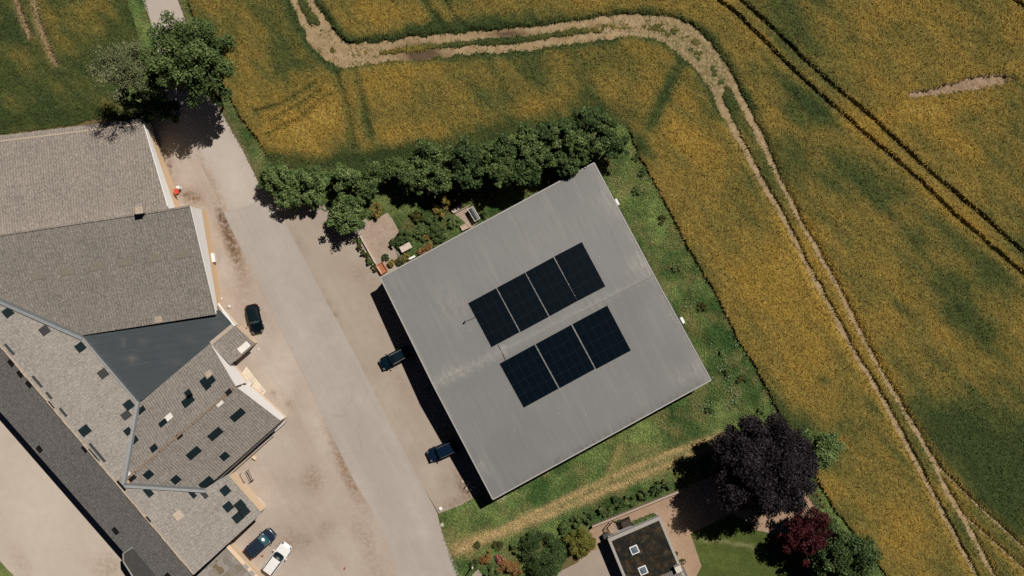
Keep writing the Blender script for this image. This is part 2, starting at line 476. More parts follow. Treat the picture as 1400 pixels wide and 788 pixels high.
def W(pts): return [((px - 700) * S, (394 - py) * S) for px, py in pts]
def smooth(a, b, x):
    t = np.clip((x - a) / (b - a), 0, 1); return t * t * (3 - 2 * t)

def catmull(pts, n=6):
    out = []
    P = [pts[0]] + list(pts) + [pts[-1]]
    for k in range(1, len(P) - 2):
        p0, p1, p2, p3 = [np.array(P[k + d], float) for d in (-1, 0, 1, 2)]
        for q in range(n):
            t = q / n
            out.append(tuple(.5 * ((2 * p1) + (-p0 + p2) * t + (2 * p0 - 5 * p1 + 4 * p2 - p3) * t * t + (-p0 + 3 * p1 - 3 * p2 + p3) * t ** 3)))
    return out + [tuple(pts[-1])]

def blob(X, Y, px, py, rx, ry, ang=0):
    cx, cy = (px - 700) * S, (394 - py) * S
    c, s = math.cos(R(ang)), math.sin(R(ang))          # angle in plan steps, clockwise-down like the survey
    dx, dy = X - cx, -(Y - cy)
    u, v = (dx * c + dy * s) / (rx * S), (-dx * s + dy * c) / (ry * S)
    return np.exp(-(u * u + v * v))

# ------------------------------------------------------------------ setting: flat sheets
def sheet(name, poly, z, mat, spacing=1.0, rough_edge=0., masks=None, sub=1.0, kind='structure', colfn=None):
    """flat sheet with worn edges and inner points carrying stain masks"""
    rg = np.random.default_rng(abs(hash(name)) % 1000 if False else sum(map(ord, name)))
    Wp = W(poly); edge = []
    for (x0, y0), (x1, y1) in zip(Wp, Wp[1:] + Wp[:1]):
        L = math.hypot(x1 - x0, y1 - y0); n = max(1, int(L / sub))
        for k in range(n):
            t = k / n; edge.append((x0 + (x1 - x0) * t, y0 + (y1 - y0) * t))
    E = np.array(edge)
    if rough_edge:
        a = fbm(E[:, 0], E[:, 1], 2.2, 91, 3) - .5; b = fbm(E[:, 0], E[:, 1], 2.2, 57, 3) - .5
        E = E + np.stack([a, b], 1) * 4 * rough_edge
    xs = np.arange(E[:, 0].min(), E[:, 0].max(), spacing); ys = np.arange(E[:, 1].min(), E[:, 1].max(), spacing)
    GX, GY = np.meshgrid(xs, ys); GX = GX.ravel() + rg.uniform(-.2, .2, GX.size) * spacing; GY = GY.ravel() + rg.uniform(-.2, .2, GY.size) * spacing
    ins = inside(edge if not rough_edge else [tuple(e) for e in E], GX, GY)
    GX, GY = GX[ins], GY[ins]
    pts = [Vector(e) for e in E] + [Vector((a, b)) for a, b in zip(GX, GY)]
    ne = len(E)
    vv, ee, ff, *_ = geometry.delaunay_2d_cdt(pts, [(k, (k + 1) % ne) for k in range(ne)], [], 1, 1e-4)
    V = np.array([(p.x, p.y, z) for p in vv]); F = np.array([f for f in ff if len(f) == 3])
    n = np.cross(V[F[:, 1]] - V[F[:, 0]], V[F[:, 2]] - V[F[:, 0]])[:, 2]
    F[n < 0] = F[n < 0][:, ::-1]
    X, Y = V[:, 0], V[:, 1]
    c = np.zeros((len(V), 3))
    if colfn: c = colfn(X, Y)
    for ch, args, amt in (masks or []):
        if isinstance(args, tuple): c[:, ch] += amt * blob(X, Y, *args)
        else: c[:, ch] += amt * np.exp(-(pdist(W(args), X, Y) / .8) ** 2)
    o = np_mesh(name, V, F, mat, col=np.clip(c, 0, 2))
    return tag(o, kind=kind)

# far ground, one sheet to the horizon
g = MB(); g.face([(-1500, -1500, -.02), (1500, -1500, -.02), (1500, 1500, -.02), (-1500, 1500, -.02)])
tag(g.build('terrain', M['far']), kind='structure')
g = MB(); g.face([(-94, -62, -.004), (94, -62, -.004), (94, 62, -.004), (-94, 62, -.004)])
tag(g.build('ground', M['soil']), kind='structure')

# yard, apron and road
ROAD_R = [(353, 251), (394, 312), (411, 345), (443, 406), (484, 482), (522, 560), (545, 603), (570, 650), (598, 702), (601, 716), (609, 742), (624, 772), (632, 800), (665, 880)]
ROAD_L = [(590, 880), (551, 800), (528, 745), (511, 703), (480, 650), (455, 598), (437, 560), (396, 476), (364, 409), (332, 345), (306, 291)]
sheet('gravel_yard', [(196, 130), (330, 215), (350, 300), (420, 420), (520, 640), (620, 880), (150, 880), (150, 640), (180, 400)], .004, M['gravel'], .7, .1, [
    (2, (312, 322, 5, 34, -19), 1.5), (2, (304, 296, 5, 10, -25), 1.2), (0, (318, 335, 11, 44, -20), 1.4), (0, (262, 270, 16, 10, 20), 1.3), (2, (258, 268, 10, 5, 25), .7), (2, (232, 228, 4, 22, -22), 1.1),
    (0, (428, 658, 13, 20, -15), .75), (0, (462, 622, 8, 45, -25), .9), (0, (480, 660, 6, 40, -25), .9), (2, (372, 540, 4, 5, 0), .8), (2, (396, 553, 5, 5, 0), .5),
    (0, (400, 735, 30, 12, 40), .45), (2, (445, 720, 10, 14, 0), .4), (0, (350, 745, 8, 20, 0), .5), (0, (500, 740, 12, 40, -25), .6), (2, (420, 740, 8, 6, 0), .45), (0, (330, 410, 10, 30, 0), .4),
    (1, (380, 500, 30, 40, 0), .5), (1, (440, 600, 14, 40, -25), .7), (1, (350, 590, 25, 20, 0), .4), (1, (300, 205, 20, 30, -20), .5), (2, (392, 748, 14, 8, -40), .5)])
sheet('back_yard', [(-240, 300), (-10, 540), (60, 620), (200, 780), (290, 880), (60, 880), (18, 786), (-4, 762), (-60, 700), (-240, 560)], .008, M['gravelB'], 1., .1, [
    (0, (150, 776, 22, 22, 0), .8), (0, (30, 770, 12, 30, -30), .5), (1, (60, 690, 40, 60, 0), .4)])
sheet('concrete_apron', [(394, 312), (352, 250), (500, 300), (560, 360), (700, 650), (690, 690), (655, 676), (632, 690), (600, 702), (545, 610), (484, 490), (411, 350)], .008, M['apron'], .8, .03, [
    (0, (500, 380, 40, 14, 30), .35), (2, (606, 656, 6, 8, 0), .35), (0, (636, 664, 7, 22, -25), 1.2), (2, (632, 668, 5, 16, -25), .7), (0, (620, 688, 18, 6, -25), 1.2), (2, (563, 575, 2.5, 1.6, -35), 1.6), (1, (455, 400, 10, 40, -27), .5),
    (0, (548, 520, 8, 30, -27), .5), (1, (505, 550, 12, 50, -27), .8), (2, (408, 330, 3, 14, -27), .5), (2, (450, 418, 2.4, 24, -28), .8), (2, (500, 515, 2, 30, -27), .45), (1, (590, 650, 14, 20, -20), .5)])
sheet('road', ROAD_R + ROAD_L, .016, M['road'], .8, .035, [
    (0, (415, 520, 4, 40, -24), .8), (0, (480, 655, 4, 40, -27), .9), (0, (350, 385, 4, 40, -25), .8), (0, (520, 725, 4, 40, -22), .9), (1, (500, 680, 12, 70, -26), .7), (1, (400, 430, 12, 80, -27), .5), (1, (575, 720, 12, 50, -25), .6), (1, (380, 330, 14, 26, -27), .5)])
sheet('lane', [(186, -60), (195, 0), (206, 30), (216, 70), (222, 120), (240, 160), (262, 200), (290, 255), (306, 291.5), (330, 286), (353, 274), (353.5, 251), (342, 225), (331, 203), (303, 155), (272, 80), (258, 40), (243, 0), (232, -60)], .020, M['roadB'], .8, .05, [
    (0, (276, 230, 8, 40, -25), .9), (0, (293, 262, 8, 30, -25), .8), (1, (320, 240, 12, 40, -27), .6), (2, (322, 289, 18, 1.6, -14), .8), (0, (303, 285, 8, 8, 0), .7)])

# ------------------------------------------------------------------ crop fields and dirt tracks
F1 = [(255, -200), (257, 0), (272, 42), (300, 108), (328, 158), (362, 203), (368, 226), (440, 236), (540, 224), (640, 200), (720, 178), (800, 152), (856, 172), (873, 209), (905, 268), (937, 332), (973, 392), (1010, 465), (1037, 510), (1060, 556), (1078, 592), (1120, 660), (1142, 698), (1200, 770), (1260, 860), (1300, 1000), (1700, 1000), (1700, -200)]
F0 = [(-240, -200), (160, -200), (172, 0), (182, 24), (190, 60), (170, 120), (160, 158), (90, 172), (0, 184), (-240, 218)]
rutA = [(398, -40), (403, 0), (409, 18), (424, 47), (439, 69), (462, 86)]
rutB = [(421, -40), (425, 0), (435, 20), (452, 44), (466, 66), (477, 80)]
rutC = [(466, 66), (477, 65), (521, 64.5), (562, 57), (625, 52), (700, 46), (739, 41), (802, 33), (849, 26), (905, 28), (943, 41), (968, 63), (987, 94), (1006, 126), (1028, 167), (1047, 208), (1064, 244), (1095, 306), (1136, 378), (1170, 446), (1190, 484), (1217, 531), (1272, 624), (1291, 668), (1319, 714), (1358, 788), (1392, 850)]
rutD = [(462, 86), (474, 85), (505, 82), (543, 79), (575, 77), (606, 72), (653, 68), (700, 66), (739, 60), (802, 52), (849, 46.5), (893, 48), (921, 63), (950, 88), (970, 112), (990, 154), (1013, 195), (1038, 242), (1073, 303), (1111, 378), (1146, 441), (1168, 484), (1202, 539), (1256, 640), (1295, 714), (1334, 788), (1366, 850)]
br1 = [(1278, 632), (1292, 648), (1319, 675), (1400, 750), (1480, 820)]
br2 = [(1306, 692), (1318, 705), (1350, 734), (1400, 779), (1450, 825)]
tram1 = [(950, -26), (979, 0), (1007, 22), (1054, 69), (1117, 129), (1180, 183), (1248, 242), (1306, 297), (1400, 379), (1520, 485)]
tram2 = [(980, -26), (1010, 0), (1064, 50), (1117, 101), (1180, 154), (1228, 198), (1278, 243), (1338, 294), (1400, 350), (1520, 455)]
tram3 = [(1350, -28), (1383, 0), (1400, 14), (1500, 100)]
flat = [[(351, 154), (386, 145), (411, 129), (430, 116)], [(373, 167), (408, 146), (436, 126)], [(367, 186), (408, 164), (449, 132)]]
strip = [[(455, 92), (463, 112), (474, 151), (484, 200)], [(482, 90), (488, 108), (497, 148), (506, 186)]]
bands = [[(556, -24), (575, 0), (597, 25), (606, 46)], [(585, -24), (606, 0), (622, 28), (642, 46)]]
patch = [(1225, 128), (1260, 120), (1320, 108), (1360, 100), (1392, 106), (1384, 116), (1320, 131), (1250, 139)]

sx = .2
xs = np.arange(-92, 92, sx); ys = np.arange(-58, 58, sx)
GX, GY = np.meshgrid(xs, ys, indexing='ij')
wob = (fbm(GX, GY, 1.6, 11, 3) - .5)
BX, BY = GX + wob * .35, GY + (fbm(GX, GY, 1.6, 23, 3) - .5) * .35
px_, py_ = GX / S + 700, 394 - GY / S
field = inside(W(F1), BX, BY) | inside(W(F0), BX, BY)
cr = {k: W(catmull(v)) for k, v in dict(A=rutA, B=rutB, C=rutC, D=rutD, e=br1, f=br2, t1=tram1, t2=tram2, t3=tram3).items()}
dist = {k: pdist(v, BX * .7 + GX * .3, BY * .7 + GY * .3) for k, v in cr.items()}
south = smooth(100, 300, py_)                         # the track narrows to two ruts in the crop
hw = .52 - .20 * south + (.8 - .4 * south) * (fbm(GX, GY, 1.4, 15, 4) - .5)                                 # rut half width
rut = np.minimum(np.minimum(dist['A'], dist['B']), np.minimum(dist['C'], dist['D'])) - hw
rut = np.minimum(rut, np.minimum(dist['e'], dist['f']) - .12)
# ground between the ruts
mid = inside(W(catmull(rutC)[::1] + catmull(rutD)[::-1]), GX, GY) | inside(W(catmull(rutA) + catmull(rutB)[::-1]), GX, GY)
bend = inside(W([(800, 20), (960, 30), (1000, 108), (985, 135), (958, 108), (925, 75), (880, 56), (830, 52)]), BX, BY) & mid
junction = inside(W([(425, 33), (452, 36), (480, 62), (520, 66), (520, 84), (470, 96), (440, 74)]), BX, BY)
tr = np.minimum(np.minimum(dist['t1'], dist['t2']), dist['t3']) - .23
bare = (blob(GX, GY, 1345, 113, 50, 12, -9) + .8 * blob(GX, GY, 1262, 128, 50, 8, -9) + .9 * (fbm(GX * .6 - GY * .5, (GX + GY * .9) * 2., .9, 14, 3) - .5)) > .56
edge_line = pdist(W([(255, -200), (257, 0), (272, 42), (300, 108), (328, 158), (362, 203)]), BX, BY)
edge_line = np.minimum(edge_line, pdist(W(F1[11:26]), BX, BY))
crop_h = .70 * np.ones_like(GX)
crop_h *= smooth(0, .3, rut) * (.45 + .55 * smooth(0, 1.0, rut)) * smooth(0, .22, tr) * (.85 + .15 * smooth(0, .8, edge_line))
nearrut = smooth(.1, 1.1, rut)
crop_h = np.where(mid, (.30 + .22 * south) * smooth(0, .28, rut), crop_h)
crop_h = np.where(bend | junction, crop_h * (fbm(GX, GY, .9, 5, 3) > .60) * .5, crop_h)
for L in flat: crop_h *= 1 - .75 * np.exp(-(pdist(W(L), BX, BY) / .38) ** 2)
for L in bands: crop_h *= 1 - .5 * np.exp(-(pdist(W(L), BX, BY) / .45) ** 2)
for L in strip: crop_h *= 1 - .5 * np.exp(-(pdist(W(L), BX, BY) / .5) ** 2)
tl = [[(47, -10), (52, 20), (57, 40), (66, 62), (78, 90)], [(20, -10), (30, 18), (44, 52)]]
for L in tl: crop_h *= 1 - .8 * np.exp(-(pdist(W(L), BX, BY) / .4) ** 2)
hedge_side = pdist(W([(362, 222), (440, 234), (540, 222), (640, 198), (720, 176), (800, 150), (850, 168)]), BX, BY)
barn_side = pdist(W([(-240, 218), (0, 184), (90, 172), (160, 158), (170, 120), (190, 60), (182, 24), (172, 0)]), BX, BY)
soft = np.minimum(hedge_side, barn_side)
crop_h *= .3 + .7 * smooth(.3, 2.6, soft)
crop_h = np.where(bare, crop_h * .12, crop_h)
crop_h = crop_h * (1 + .5 * (fbm(GX, GY, .7, 77, 3) - .5)) + .10 * (fbm(GX, GY, 6, 31) - .5) * (crop_h > .3)
crop_h[~field] = 0

# tone of the crop: 0 dark green, .5 olive, 1 ripe gold
def tone_map(X, Y):
    px, py = X / S + 700, 394 - Y / S
    u, v = X * .72 - Y * .69, X * .69 + Y * .72       # along / across the drilling
    t = .53 + 1.2 * (fbm(X, Y, 14, 3, 5) - .5) + .55 * (fbm(u * .3, v, 3.2, 41, 4) - .5) + .4 * (fbm(u * .12, v, 1.7, 45, 3) - .5) + .55 * (fbm(u * .3, v * .9, 1.1, 8, 3) - .5)
    for a in [(420, 165, 75, 45, -25, .45), (320, 70, 40, 70, -30, .28), (600, 20, 110, 22, 0, .25), (560, 185, 60, 14, -5, .4), (1010, 60, 40, 28, 40, .3), (1075, 175, 60, 16, 20, .45), (950, 190, 40, 30, 0, .2),
              (1060, 370, 60, 60, 60, .30), (1120, 470, 50, 70, 60, .26), (1230, 720, 30, 80, 55, .28), (1290, 450, 60, 26, 60, .25), (1270, 150, 90, 14, -10, .55), (1360, 100, 60, 12, -10, .3), (1150, 640, 40, 60, 60, .12),
              (1200, 560, 60, 22, 60, .15), (720, 150, 60, 14, -14, .25), (470, 40, 24, 60, -30, .2), (905, 20, 30, 12, 0, .2), (1330, 560, 70, 20, 40, .2), (1380, 480, 40, 40, 50, .2), (110, 15, 50, 14, -15, .22), (1000, 470, 25, 60, -30, .1)]:
        t = t + a[5] * blob(X, Y, *a[:5])
    for a in [(1095, 128, 55, 36, 40, .55), (1230, 320, 48, 90, -38, .34), (1330, 590, 90, 40, 15, .75), (1370, 680, 60, 60, 20, .55), (1300, 410, 30, 70, -38, .28), (1000, 140, 26, 18, 0, .45), (960, 160, 34, 16, 10, .35),
              (906, 135, 9, 62, 25, .8), (800, 130, 16, 10, 0, .25), (930, 358, 22, 12, 0, .5), (1190, 250, 70, 34, 10, .32), (60, 110, 60, 22, -12, .45), (150, 70, 26, 40, 0, .5), (20, 40, 22, 20, 0, .5), (30, 160, 60, 12, -8, .35), (120, 130, 60, 12, -8, .3),
              (380, 215, 40, 8, 0, .35), (480, 222, 60, 9, -4, .7), (570, 208, 40, 8, -6, .4), (410, 90, 30, 9, -12, .3), (560, 40, 60, 9, 5, .35), (640, 44, 60, 8, -4, .5), (600, 30, 14, 24, -25, .55), (700, 25, 90, 8, -6, .4), (1130, 60, 60, 60, 0, .1), (1250, 60, 90, 40, 0, .14), (1380, 200, 40, 60, 0, .12), (1350, 250, 50, 30, 40, .08),
              (1125, 520, 10, 8, 0, .5), (1100, 600, 20, 40, -30, .25), (880, 210, 12, 30, -25, .3), (1010, 20, 24, 12, 30, .25), (1390, 770, 30, 30, 0, .3), (1060, 545, 12, 50, -27, .3)]:
        t = t - a[5] * blob(X, Y, *a[:5])
    return t
def tone_col(t, X, Y):
    stops = np.array([-.1, .2, .45, .7, 1.0, 1.35])
    C = np.array([(.048, .068, .021), (.086, .096, .028), (.162, .134, .036), (.228, .164, .040), (.280, .184, .038), (.345, .236, .058)])
    t = np.clip(t, -.1, 1.35)
    return np.stack([np.interp(t, stops, C[:, k]) for k in range(3)], -1)
tone = tone_map(GX, GY)
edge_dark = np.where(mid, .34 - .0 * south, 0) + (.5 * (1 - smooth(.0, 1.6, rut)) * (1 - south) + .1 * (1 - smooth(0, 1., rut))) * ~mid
edge_pale = .45 * south * np.exp(-((rut - .35) / .45) ** 2) + .25 * np.exp(-((dist['t1'] - .7) / .5) ** 2)  # straw-coloured fringe of the ruts and paler tramline edge
tone = tone - edge_dark + edge_pale
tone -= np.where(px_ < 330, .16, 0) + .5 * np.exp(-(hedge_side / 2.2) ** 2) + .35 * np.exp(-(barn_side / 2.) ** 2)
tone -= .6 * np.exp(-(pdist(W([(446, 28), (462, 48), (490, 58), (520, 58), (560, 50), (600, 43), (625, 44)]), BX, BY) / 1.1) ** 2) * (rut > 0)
for L in flat: tone -= .38 * np.exp(-(pdist(W(L), BX, BY) / .5) ** 2)
for L in strip: tone -= .5 * np.exp(-(pdist(W(L), BX, BY) / .85) ** 2)
for L in bands: tone -= .5 * np.exp(-(pdist(W(L), BX, BY) / .75) ** 2)
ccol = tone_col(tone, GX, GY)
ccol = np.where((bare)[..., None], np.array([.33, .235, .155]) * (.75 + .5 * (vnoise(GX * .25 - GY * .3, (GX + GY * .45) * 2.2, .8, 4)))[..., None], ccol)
for L in tl:
    k = np.exp(-(pdist(W(L), BX, BY) / .45) ** 2)[..., None]; ccol = ccol * (1 - k) + np.array([.30, .21, .12]) * k

keep = crop_h > .05
fm = keep[:-1, :-1] | keep[1:, :-1] | keep[1:, 1:] | keep[:-1, 1:]
idx = np.arange(GX.size).reshape(GX.shape)
F = np.stack([idx[:-1, :-1][fm], idx[1:, :-1][fm], idx[1:, 1:][fm], idx[:-1, 1:][fm]], 1)
V = np.stack([GX, GY, np.where(keep, crop_h, -.05)], -1).reshape(-1, 3)
jit = rng.uniform(-.06, .06, (len(V), 2)); V[:, :2] += jit
used, inv = np.unique(F, return_inverse=True)
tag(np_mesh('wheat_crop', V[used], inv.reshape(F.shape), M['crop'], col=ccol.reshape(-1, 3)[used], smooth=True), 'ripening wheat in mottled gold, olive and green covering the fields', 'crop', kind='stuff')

def blades(name, X, Y, Z, col, length, width, mat, label, cat, lean=(0, 0), up=.6):
    n = len(X)
    a = rng.uniform(0, 2 * np.pi, n)
    L = length * rng.uniform(.55, 1.3, n)
    d = np.stack([np.cos(a) * .8 + lean[0], np.sin(a) * .8 + lean[1], up * rng.uniform(.2, 1.2, n)], 1)
    d /= np.linalg.norm(d, axis=1)[:, None]
    s = np.stack([-np.sin(a), np.cos(a), rng.uniform(-.5, .5, n)], 1) * (width * rng.uniform(.6, 1.3, n))[:, None]
    P = np.stack([X, Y, Z], 1)
    V = np.stack([P - s, P + s, P + d * L[:, None]], 1).reshape(-1, 3)
    F = np.arange(3 * n).reshape(-1, 3)
    c = np.repeat(col * rng.uniform(.72, 1.28, (n, 1)) * (1 + rng.uniform(-.1, .1, (n, 3))), 3, 0)
    return tag(np_mesh(name, V, F, mat, col=np.clip(c, 0, 1)), label, cat, kind='stuff')

def gi(X, Y):
    return np.clip(((X + 92) / sx).astype(int), 0, len(xs) - 1), np.clip(((Y + 58) / sx).astype(int), 0, len(ys) - 1)
n = 520000
X, Y = rng.uniform(-75, 76, n), rng.uniform(-44, 44, n)
i, j = gi(X, Y); ok = (crop_h[i, j] > .12) & ~bare[i, j]
X, Y, i, j = X[ok], Y[ok], i[ok], j[ok]
blades('wheat_ears', X, Y, crop_h[i, j] - .04, ccol[i, j] * 1.18, .5, .07, M['ear'], 'fine wheat ears and blades standing over the field canopy', 'wheat', lean=(-.35, -.25))

# low straw and grass straggling over the edges of the wheel ruts
nt_ = 260000; X, Y = rng.uniform(-32, 74, nt_), rng.uniform(-44, 44, nt_); i, j = gi(X, Y)
pr_ = np.exp(-((rut[i, j] - .02) / .22) ** 2) * .9 + .22 * (bend | junction)[i, j] * (rut[i, j] > -.6)
ok = (rng.random(nt_) < pr_ * np.clip(2.4 * fbm(X, Y, 1.1, 51, 3) - .7, 0, 1)) & field[i, j]
X, Y, i, j = X[ok], Y[ok], i[ok], j[ok]
kx = rng.random((len(X), 1)) * .75
blades('track_edge_grass', X, Y, np.full(len(X), .02), np.array([.12, .125, .038]) * (1 - kx) + np.array([.36, .27, .125]) * kx, .32, .06, M['ear'], 'low straw and grass straggling over the edges of the farm track', 'grass', up=.5)

# dirt under the farm track
def corridor(L1, L2, ext):
    a, b = catmull(L1), catmull(L2); return a, b
def track_sheet(name, left, right, z, masks):
    return sheet(name, left + right[::-1], z, M['dirt'], .8, .08, masks)
def offs(line, d):
    out = []
    for k, (x, y) in enumerate(line):
        x0, y0 = line[max(0, k - 1)]; x1, y1 = line[min(len(line) - 1, k + 1)]
        L = math.hypot(x1 - x0, y1 - y0) or 1
        out.append((x - (y1 - y0) / L * d, y + (x1 - x0) / L * d))
    return out
cC, cD = catmull(rutC), catmull(rutD)
track_sheet('farm_track', offs(cC, -9), offs(cD, 9), .004, [(0, (582, 80, 26, 11, 5), 1.6), (0, (572, 66, 26, 9, 0), .7), (0, (694, 47, 24, 5, -4), .8), (1, (940, 66, 60, 30, 35), .9), (1, (980, 110, 22, 26, 30), .9), (0, (700, 48, 40, 5, -4), .5)])
track_sheet('field_entrance_track', offs(catmull(rutA), 10), offs(catmull(rutB), -10), .008, [(1, (440, 50, 10, 18, 20), .5)])
sheet('branch_track', offs(catmull(br1), -5) + offs(catmull(br2), 5)[::-1], .008, M['dirt'], 1.2, .05, [])

# ------------------------------------------------------------------ verges, garden ground
def green_col(X, Y):
    n1 = fbm(X, Y, 5, 19, 4); n2 = fbm(X, Y, 1.6, 29, 4)
    t = np.clip((n1 - .5) * 2.2 + (n2 - .5) * 1.6 + .5, 0, 1)[:, None]
    c = np.array([.054, .102, .029]) * (1 - t) + np.array([.155, .205, .064]) * t
    c = c * (.62 + .8 * fbm(X, Y, 1.1, 37, 3))[:, None] * (.8 + .4 * fbm(X, Y, 4, 38, 2))[:, None]
    k = np.clip((fbm(X, Y, 2.6, 97, 4) - .53) * 4, 0, .55)[:, None]; c = c * (1 - k) + np.array([.21, .185, .075]) * k
    for a in [(640, 745, 30, 12, -25, 1.0), (690, 728, 26, 7, -24, .7)]:
        k = (a[5] * blob(X, Y, *a[:5]))[:, None]; c = c * (1 - np.clip(k, 0, 1)) + np.array([.33, .235, .11]) * np.clip(k, 0, 1)
    for L, w in hay:
        k = np.clip(1.0 * np.exp(-(pdist(W(L), X, Y) / w) ** 2) * (.25 + 1.25 * fbm(X, Y, 1.2, 61, 3)), 0, 1)[:, None]
        c = c * (1 - k) + np.array([.43, .31, .15]) * k
    k = np.clip(.75 * np.exp(-(pdist(W([(850, 610), (835, 640), (830, 660)]), X, Y) / .5) ** 2), 0, 1)[:, None]
    c = c * (1 - k) + np.array([.30, .24, .10]) * k
    for a in [(925, 350, 16, 50, -25, .5), (945, 440, 10, 30, -25, .6), (860, 600, 20, 20, 0, .35), (910, 600, 40, 12, -25, .35), (620, 720, 16, 10, 0, .4), (870, 240, 20, 30, 0, .3), (1000, 545, 20, 30, 0, .35)]:
        k = (a[5] * blob(X, Y, *a[:5]) * np.clip(fbm(X, Y, 1.3, 71, 3) * 2 - .5, 0, 1))[:, None]; c = c * (1 - k) + np.array([.25, .20, .075]) * k
    return c
hay = [([(624, 752), (660, 735), (700, 723), (760, 700), (850, 662), (920, 633), (985, 606)], .6), ([(650, 744), (710, 712), (760, 688), (850, 646), (920, 618), (985, 594)], .45)]
VERGE = [(873, 209), (905, 268), (937, 332), (973, 392), (1010, 465), (1037, 510), (1060, 556), (1078, 592), (1120, 660), (1142, 698), (1200, 770), (1250, 850), (1100, 850), (950, 800), (925, 671), (809, 718), (770, 770), (740, 850), (650, 850), (625, 788), (607, 735), (600, 704), (632, 690), (655, 676), (660, 640), (820, 500), (800, 220), (835, 150)]
sheet('verge', VERGE, .0, M['turf'], .5, .05, colfn=green_col)
GARDEN = [(500, 300), (360, 270), (345, 205), (420, 205), (560, 190), (720, 150), (800, 130), (870, 170), (860, 220), (800, 330), (560, 400), (514, 376), (490, 326)]
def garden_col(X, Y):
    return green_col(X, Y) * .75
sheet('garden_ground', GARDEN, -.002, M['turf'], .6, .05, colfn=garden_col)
LANEV = [(243, -60), (243, 0), (258, 40), (272, 80), (303, 155), (331, 203), (354, 251), (375, 250), (380, 215), (362, 203), (328, 158), (300, 108), (272, 42), (257, 0), (255, -60)]
def lanev_col(X, Y):
    c = green_col(X, Y)
    d = pdist(W([(243, -60), (243, 0), (258, 40), (272, 80), (303, 155), (331, 203), (354, 251)]), X, Y)
    k = np.exp(-(d / .7) ** 2)[:, None]
    return c * (1 - k) + np.array([.155, .135, .065]) * k
sheet('lane_verge', LANEV, .002, M['turf'], .5, .06, colfn=lanev_col)
sheet('lane_bank', [(160, -60), (172, 0), (182, 24), (190, 60), (170, 120), (150, 168), (200, 172), (240, 190), (222, 120), (216, 70), (206, 30), (195, 0), (186, -60)], .002, M['turf'], .6, .06, colfn=green_col)
def lawn_col(X, Y):
    t = np.clip(fbm(X, Y, 2.5, 49, 4) * 1.6 - .3, 0, 1)[:, None]
    c = np.array([.062, .085, .020]) * (1 - t) + np.array([.10, .125, .032]) * t
    k = .6 * np.exp(-(pdist(W([(945, 737), (985, 740), (1020, 746), (1045, 752)]), X, Y) / .22) ** 2)[:, None]
    return c * (1 - k) + np.array([.28, .26, .13]) * k
sheet('lawn', [(944, 729), (1000, 700), (1036, 718), (1100, 760), (1130, 850), (940, 850), (952, 788), (959, 774)], .010, M['turf'], .5, .03, colfn=lawn_col)
sheet('corner_grass', [(-240, 560), (-60, 700), (-4, 762), (18, 786), (60, 880), (-240, 880)], .004, M['turf'], .8, .08, colfn=green_col)
sheet('house_path', [(809, 719), (925, 672), (985, 645), (1045, 690), (1035, 720), (1000, 702), (944, 730), (959, 774), (951, 790), (940, 850), (860, 850), (760, 850)], .014, M['pave'], 1.2, .01)
sheet('patio', [(1028, 724), (1045, 700), (1100, 672), (1118, 697), (1122, 712), (1080, 735)], .016, M['pave'], 1., .02)
sheet('driveway', [(738, 800), (765, 782), (792, 768), (815, 752), (848, 735), (880, 850), (720, 850)], .018, M['drive'], 1., .02)
sheet('garden_terrace', [(493, 322), (498, 314), (503, 303), (520, 296.5), (529.5, 291), (536, 299), (546, 317), (540, 324), (536, 331), (531, 347), (520, 352), (512, 356)], .012, M['terrace'], .6, .012)
sheet('garden_patio', [(621, 293), (641, 283), (653, 305), (644, 312), (631, 300)], .012, M['terrace'], .6, .006)
sheet('slab_terrace', [(330, 511), (337, 501), (364, 535), (354, 546)], .012, M['slab'], 1., 0)
sheet('entrance_path', [(646, 786), (654, 778), (668, 800), (664, 840), (640, 830)], .016, M['drive'], 1., .01)

def scatter(poly, per_m2):
    Wp = W(poly); a = np.array(Wp)
    x0, y0 = np.maximum(a.min(0), (-76, -44)); x1, y1 = np.minimum(a.max(0), (76, 44))
    n = int((x1 - x0) * (y1 - y0) * per_m2)
    X, Y = rng.uniform(x0, x1, n), rng.uniform(y0, y1, n)
    ok = inside(Wp, X, Y); return X[ok], Y[ok]
def in_any(polys, X, Y):
    r = np.zeros(X.shape, bool)
    for p in polys: r |= inside(W(p), X, Y)
    return r
HALL = [(528, 381), (806, 230), (960, 514), (675, 671)]
PAVED = [HALL, [(809, 719), (925, 672), (985, 645), (1045, 690), (1036, 718), (1000, 702), (944, 730), (959, 774), (951, 850), (720, 850), (770, 775)], [(1028, 724), (1045, 700), (1100, 672), (1118, 697), (1122, 712), (1080, 735)], [(944, 729), (1000, 700), (1036, 718), (1100, 760), (1130, 850), (940, 850)], [(636, 790), (654, 778), (668, 800), (664, 840)]]
def grass(name, poly, dens, h, lab, colfn=green_col, avoid=PAVED, w=.05):
    X, Y = scatter(poly, dens)
    if avoid:
        ok = ~in_any(avoid, X, Y); X, Y = X[ok], Y[ok]
    c = colfn(X, Y)
    hay_k = np.clip(1 - (np.abs(c[:, 0] - .3) < .12) * .7, .2, 1)
    tall = np.clip(.35 + 1.5 * (fbm(X, Y, 1.4, 83, 3) - .35), .2, 1.3)
    blades(name, X, Y, np.full(len(X), .0) + h * .45 * tall * rng.uniform(0, 1, len(X)) * hay_k, c * 1.25, h, w, M['ear'], lab, 'grass', up=.9)
grass('verge_grass', VERGE, 85, .34, 'rough green and straw grass around the hall and beside the field')
